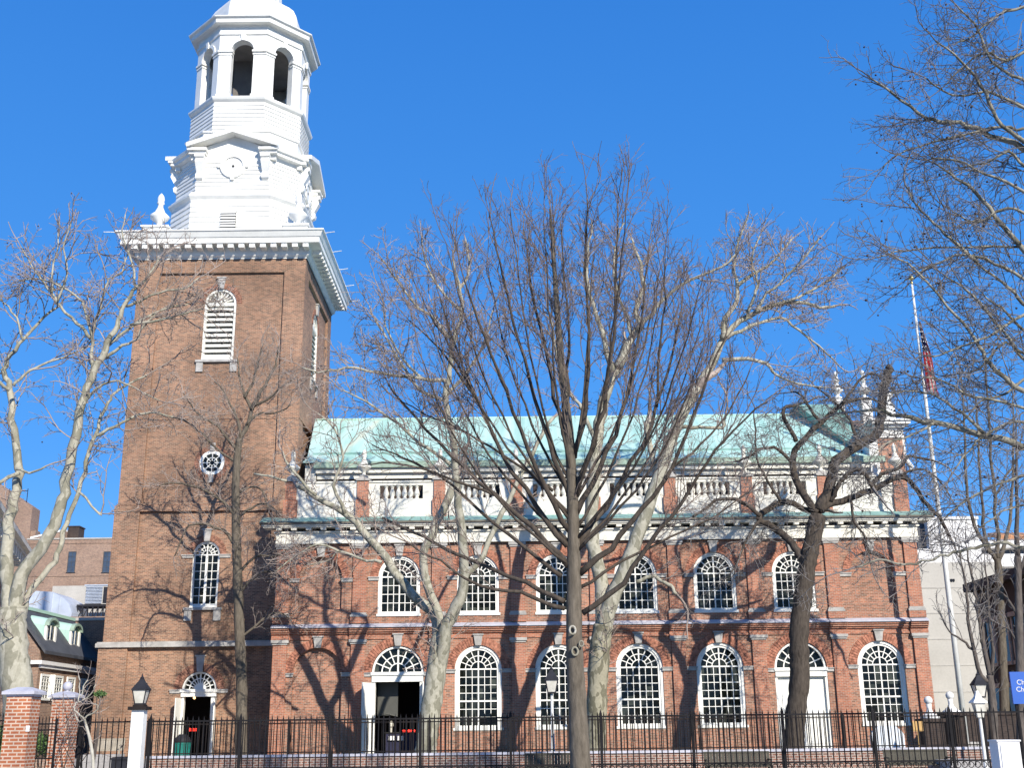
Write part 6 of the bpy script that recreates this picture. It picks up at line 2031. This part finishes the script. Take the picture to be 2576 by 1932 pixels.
for yd in (65.7, 69.4):
    xd = Xe - .25; zd = zE + .1; hw_ = .72; hh = 1.75
    mb = MB(); xb_ = Xr + (Xe - Xr) * .05
    sec = lambda x, dz=0.0: [(x, yd - hw_, zd - .5), (x, yd + hw_, zd - .5)] + [(x, yd + hw_ * math.cos(PI * k / 8), zd + dz + hh * .72 + .42 * math.sin(PI * k / 8)) for k in range(9)]
    mb.rings([sec(xd), sec(xb_, .25)])
    dmr = part('dormer', mb, M['copper'], rfh)
    mb = MB()
    for s_ in (-1, 1):
        ya, yb = sorted((yd + s_ * (hw_ + .03), yd + s_ * (hw_ - .2))); mb.box(xd - .02, xd + .10, ya, yb, zd - .5, zd + hh * .74)
    mb.box(xd - .02, xd + .12, yd - hw_ + .2, yd + hw_ - .2, zd - .5, zd - .28); mb.box(xd - .015, xd + .06, yd - hw_ + .2, yd + hw_ - .2, zd + .42, zd + .5); mb.box(xd - .015, xd + .05, yd - .03, yd + .03, zd - .28, zd + 1.3)
    o = part('dormer_window', mb, M['white_trim'], B)
    pn = MB(); pn.box(xd - .01, xd + .02, yd - hw_ + .2, yd + hw_ - .2, zd - .28, zd + 1.35); part('pane', pn, M['glass'], o)
    hd = MB(); hd.rings([[(x, yd + (hw_ + .06) * math.cos(PI * k / 8), zd + hh * .72 + r_ * math.sin(PI * k / 8)) for k in range(9)] + [(x, yd + (hw_ - .1) * math.cos(PI * k / 8), zd + hh * .72 + (r_ - .14) * math.sin(PI * k / 8)) for k in range(8, -1, -1)] for x, r_ in ((xd - .02, .48), (xd + .22, .48))])
    part('hood', hd, M['copper_edge'], o)
zc = P(106, 1666, Yn).z
mb = MB(); mb.box(Xe - 2.6, Xe + .25, Yn - .25, Yn, zc - .12, zc + .08); mb.box(Xe, Xe + .25, Yn, Yf, zc - .12, zc + .08); mb.box(Xe, Xe + .15, Yn, Yf, zc - .3, zc - .12)
part('cornice', mb, M['render_white'], B)
zt_w, zb_w = P(113, 1697, Yn + 1).z, P(113, 1757, Yn + 1).z
for k, yw in enumerate((65.0, 66.9, 68.8, 70.9)):
    mb = MB(); mb.box(Xe, Xe + .08, yw - .62, yw - .5, zb_w, zt_w); mb.box(Xe, Xe + .08, yw + .5, yw + .62, zb_w, zt_w); mb.box(Xe, Xe + .08, yw - .5, yw + .5, zt_w - .12, zt_w); mb.box(Xe, Xe + .14, yw - .7, yw + .7, zb_w - .12, zb_w)
    for q in (1, 2): mb.box(Xe + .01, Xe + .05, yw - .5 + q / 3 - .02, yw - .5 + q / 3 + .02, zb_w, zt_w - .12)
    for q in range(1, 6): mb.box(Xe + .012, Xe + .052, yw - .5, yw + .5, zb_w + (zt_w - zb_w) * q / 6 - .02, zb_w + (zt_w - zb_w) * q / 6 + .02)
    o = part('window', mb, M['white_trim'], B)
    pn = MB(); pn.box(Xe + .003, Xe + .02, yw - .5, yw + .5, zb_w, zt_w - .1); part('pane', pn, M['glass'], o)
    if k == 0:
        mb = MB(); mb.obox((Xe + .16, yw + .66, (zb_w + zt_w) / 2), (.14, .05, 0), (-.01, .03, 0), (0, 0, (zt_w - zb_w) / 2)); part('reveal_strip', mb, M['white_trim'], o)  # white strip stands in for the lit reveal of the window

# house at the left edge, turned a little away, with a bracketed eaves cornice
dn = P(31, 1306, 50.0); dd = Vector((-.29, .957, 0)); nn = Vector((.957, .29, 0)); up_ = Vector((0, 0, 1))
B = thing('cornice_house', 'brick house with a heavy bracketed pale cornice at the left edge behind the sycamore', 'house', (dn.x, dn.y, 0))
near = dn - dd * 6; Lh = 15.0
base = near - nn * 1.0
mb = MB(); mb.obox(base + dd * (Lh / 2) - nn * 4 + up_ * ((dn.z - .9) / 2 - base.z), dd * (Lh / 2 - .3), nn * 4, up_ * ((dn.z - .9) / 2)); part('wall', mb, M['brick_pale'], B)
mb = MB(); mb.obox(near + dd * (Lh / 2) - nn * 4.0 - up_ * .12, dd * (Lh / 2 + .3), nn * 4.0, up_ * .12); mb.obox(near + dd * (Lh / 2) - nn * 4.2 - up_ * .34, dd * (Lh / 2 + .1), nn * 4.0, up_ * .1)
mb.obox(base + dd * (Lh / 2) - nn * 3.9 - up_ * 1.15, dd * (Lh / 2 - .2), nn * 4.0, up_ * .12)
crn = part('cornice', mb, M['cream'], B)
for k in range(16):
    c = base + dd * (Lh * (k + .5) / 16) + nn * .35 - up_ * .70
    mb = MB(); mb.obox(c, dd * .16, nn * .42, up_ * .25); part('bracket', mb, M['cream'], crn)
mb = MB(); mb.rings([[near + nn * .0 + up_ * .01, near - nn * 8 + up_ * .01, near - nn * 4 + up_ * 1.0], [near + dd * Lh + up_ * .01, near + dd * Lh - nn * 8 + up_ * .01, near + dd * Lh - nn * 4 + up_ * 1.0]])
part('roof', mb, M['slate'], B)

# ------------------------------------------------------------------ buildings behind, right
a, b, z0, z1 = bx(2334, 2461, 1306, 95, 8)
zm_ = P(2400, 1415, 95).z
a3, b3 = P(2304, 1400, 95).x, P(2500, 1400, 95).x
B = thing('office_block', 'plain pale grey block with a white upper storey behind the flagpole', 'building', ((a3 + b3) / 2, 95, 0))
mb = MB(); mb.box(a3, b3, 95, 112, 0, zm_); part('wall', mb, M['render_grey'], B)
mb = MB(); mb.box(a, b, 95.3, 110, zm_, z1); mb.box(a3, b, 95.2, 111, zm_, P(2310, 1380, 95).z); mb.box(a - .1, b + .1, 95.2, 110, z1, z1 + .25); part('upper_storey', mb, M['render_white'], B)
mb = MB()
for k in range(1, 7): z = zm_ * k / 7; mb.box(a3, b3, 94.97, 95, z - .05, z + .05)
part('panel_joints', mb, M['conc'], B)
q0, q1 = P(2319, 1378, 95.15), P(2338, 1310, 95.15)
mb = MB(); mb.box(q0.x, a - .002, 96.0, 100, q0.z, q1.z); part('dark_side', mb, M['slate'], B)  # dark box forms the narrow side of the upper storey
q0 = P(2384, 1460, 94.9); mb = MB()
for k in range(4): mb.box(q0.x + k * .16, q0.x + k * .16 + .1, 94.9, 95, q0.z - .1, q0.z + .1)
part('wall_vent', mb, M['lamp_metal'], B)
a, b, z0, z1 = bx(2455, 2620, 1362, 100, 8)
B = thing('terraced_block', 'white terraced block with banded balconies and a strip of orange roof tiles at the right', 'building', ((a + b) / 2, 100, 0))
zs = [P(2500, y, 100).z for y in (1446, 1424, 1392, 1376, 1358)]
mb = MB(); mb.box(a, b, 100.5, 110, 0, zs[0]); mb.box(a, b, 100.5, 110, zs[1], zs[2]); mb.box(a + .5, b, 100.6, 110, zs[3], zs[4]); part('wall', mb, M['render_white'], B)
mb = MB(); mb.box(a + .3, b, 102, 110, zs[0], zs[1]); mb.box(a + .6, b, 102, 110, zs[2], zs[3]); part('recess', mb, M['pane_blue'], B)
t0, t1 = P(2514, 1350, 102), P(2600, 1332, 102)
mb = MB(); mb.rings([[(t0.x, 102, t0.z), (t1.x, 102, t0.z), (t1.x, 104.5, t1.z), (t0.x, 104.5, t1.z)], [(t0.x, 102.1, t0.z - .2), (t1.x, 102.1, t0.z - .2), (t1.x, 104.6, t1.z - .2), (t0.x, 104.6, t1.z - .2)]])
n = 22
for k in range(n):
    x = t0.x + (t1.x - t0.x) * (k + .5) / n; mb.tube([(x, 101.95, t0.z + .03), (x, 104.5, t1.z + .03)], .1, 6)
part('tile_roof', mb, M['terracotta'], B)
mb = MB(); mb.box(t0.x, t1.x, 102.4, 104.4, zs[4], t0.z); part('attic', mb, M['render_white'], B)

# dark brownstone whose shaded side wall runs back on the right
Yn, Yf = 62.5, 71.0
Xw = P(2470, 1600, Yf).x; Xn = Xw
zt_ = P(2475, 1468, Yf).z
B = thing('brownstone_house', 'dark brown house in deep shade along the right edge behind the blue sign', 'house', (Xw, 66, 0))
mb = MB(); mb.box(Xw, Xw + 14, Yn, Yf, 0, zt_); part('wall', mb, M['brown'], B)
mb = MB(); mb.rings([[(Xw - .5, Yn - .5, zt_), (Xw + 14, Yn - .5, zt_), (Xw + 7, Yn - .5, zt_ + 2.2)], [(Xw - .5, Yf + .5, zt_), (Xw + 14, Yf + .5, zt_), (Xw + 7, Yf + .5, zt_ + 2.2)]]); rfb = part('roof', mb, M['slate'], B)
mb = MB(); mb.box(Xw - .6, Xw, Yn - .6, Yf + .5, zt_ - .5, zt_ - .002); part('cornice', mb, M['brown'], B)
for k, yw in enumerate((63.6, 65.6, 67.6, 69.6)):
    for zz in (1.2, 5.0):
        mb = MB(); mb.box(Xw - .12, Xw, yw - .8, yw - .62, zz, zz + 2.4); mb.box(Xw - .12, Xw, yw + .62, yw + .8, zz, zz + 2.4); mb.box(Xw - .2, Xw, yw - .9, yw + .9, zz + 2.4, zz + 2.65); mb.box(Xw - .2, Xw, yw - .9, yw + .9, zz - .2, zz)
        o = part('window', mb, M['stone'], B)
        pn = MB(); pn.box(Xw - .05, Xw - .01, yw - .62, yw + .62, zz, zz + 2.4); part('pane', pn, M['glass'], o)
# a dark brick garden wall below it
mb = MB(); a, b = P(2400, 1870, 57.5).x, Xw - .01; mb.box(a, b, 58, 58.4, 0, P(2500, 1800, 58).z); mb.box(a - .05, b, 57.95, 58.45, P(2500, 1800, 58).z, P(2500, 1800, 58).z + .12)
tag(part('garden_wall', mb, M['brick_dark']), 'dark brick garden wall behind the lamps at the right', 'wall')
mb = MB(); a, b = P(2496, 1932, 43.5).x, P(2720, 1932, 43.5).x
mb.box(P(2394, 1932, 43.0).x, P(2490, 1932, 43).x, 43, 45.5, 0, P(2450, 1914, 43).z)
tag(part('stone_step', mb, M['path']), 'broad pale stone step before the end of the low wall at the right', 'steps')
# shrubs: a dark evergreen tuft by the sapling and twiggy bush at the pier
def shrub(name, label, sx, sy, Y, rx, rz, n, m_, leaf, seed):
    rnd = random.Random(seed); c = P(sx, sy, Y)
    A = []; B_ = []; mb = MB(); st = []
    for k in range(n):
        u = Vector((rnd.gauss(0, 1), rnd.gauss(0, 1), rnd.gauss(0, .8))); u = u.normalized() * rnd.random() ** .4
        p = c + Vector((u.x * rx, u.y * rx, u.z * rz))
        d = Vector((rnd.gauss(0, 1), rnd.gauss(0, 1), rnd.gauss(.4, .7))).normalized() * leaf
        s = d.cross(Vector((rnd.gauss(0, 1), rnd.gauss(0, 1), rnd.gauss(0, 1)))).normalized() * leaf * .3
        mb.quad(p, p + d * .5 + s, p + d, p + d * .5 - s)
    root = thing(name, label, 'shrub', (c.x, Y, 0))
    part('foliage', mb, m_, root)
    sm = MB()
    for k in range(7):
        a_ = rnd.uniform(0, 2 * PI); q = c + Vector((rx * .6 * math.cos(a_), rx * .6 * math.sin(a_), rz * rnd.uniform(-.3, .5)))
        sm.tube([(c.x + rnd.uniform(-.1, .1), Y, -.05), (c.x * .5 + q.x * .5, Y, c.z * .5), q], [.02, .014, .006], 5)
    part('stems', sm, M['bark_black'], root)


shrub('shrub', 'small leafy green sprig in front of the tower corner beside the sapling', 252, 1748, 32, .14, .09, 260, M['leaf'], .07, 3)
shrub('shrub', 'low dark green bush behind the iron gate', 118, 1875, 36, .8, .35, 1400, M['leaf'], .10, 4)
shrub('shrub', 'low dark green bush at the far left behind the curved gate', 10, 1860, 35, .7, .45, 1200, M['leaf'], .10, 6)
tw = Tree(7, SP_SAP)
for k in range(26):
    rnd = random.Random(k); q = P(150 + rnd.uniform(-5, 55), 1900 - rnd.uniform(0, 120), 34.2)
    tw.child((q.x, 34.2 + rnd.uniform(-.4, .4), q.z), vnorm((rnd.gauss(0, .6), rnd.gauss(0, .3), rnd.uniform(.1, 1))), rnd.uniform(.4, 1.0), .012, 0)
root = thing('creeper', 'tangle of bare brown creeper stems over the brick gate pier with the stone ball', 'creeper', (P(170, 1900, 34.2).x, 34.2, 0))
st = MB()
for k in range(6):
    rnd = random.Random(k + 50); q = P(160 + 9 * k, 1932, 34.3); st.tube([(q.x, 34.4, -.05), (q.x + rnd.uniform(-.2, .2), 34.3, .6), (q.x + rnd.uniform(-.3, .3), 34.3, 1.3), (q.x + rnd.uniform(-.3, .4), 34.2, 2.0 + rnd.uniform(0, .5))], [.022, .018, .013, .006], 5)
part('stems', st, M['bark_dark'], root)
place('twigs', segs_mesh('twigs', tw.A, tw.B, tw.ra, tw.rb), M['twig_dark'], root)
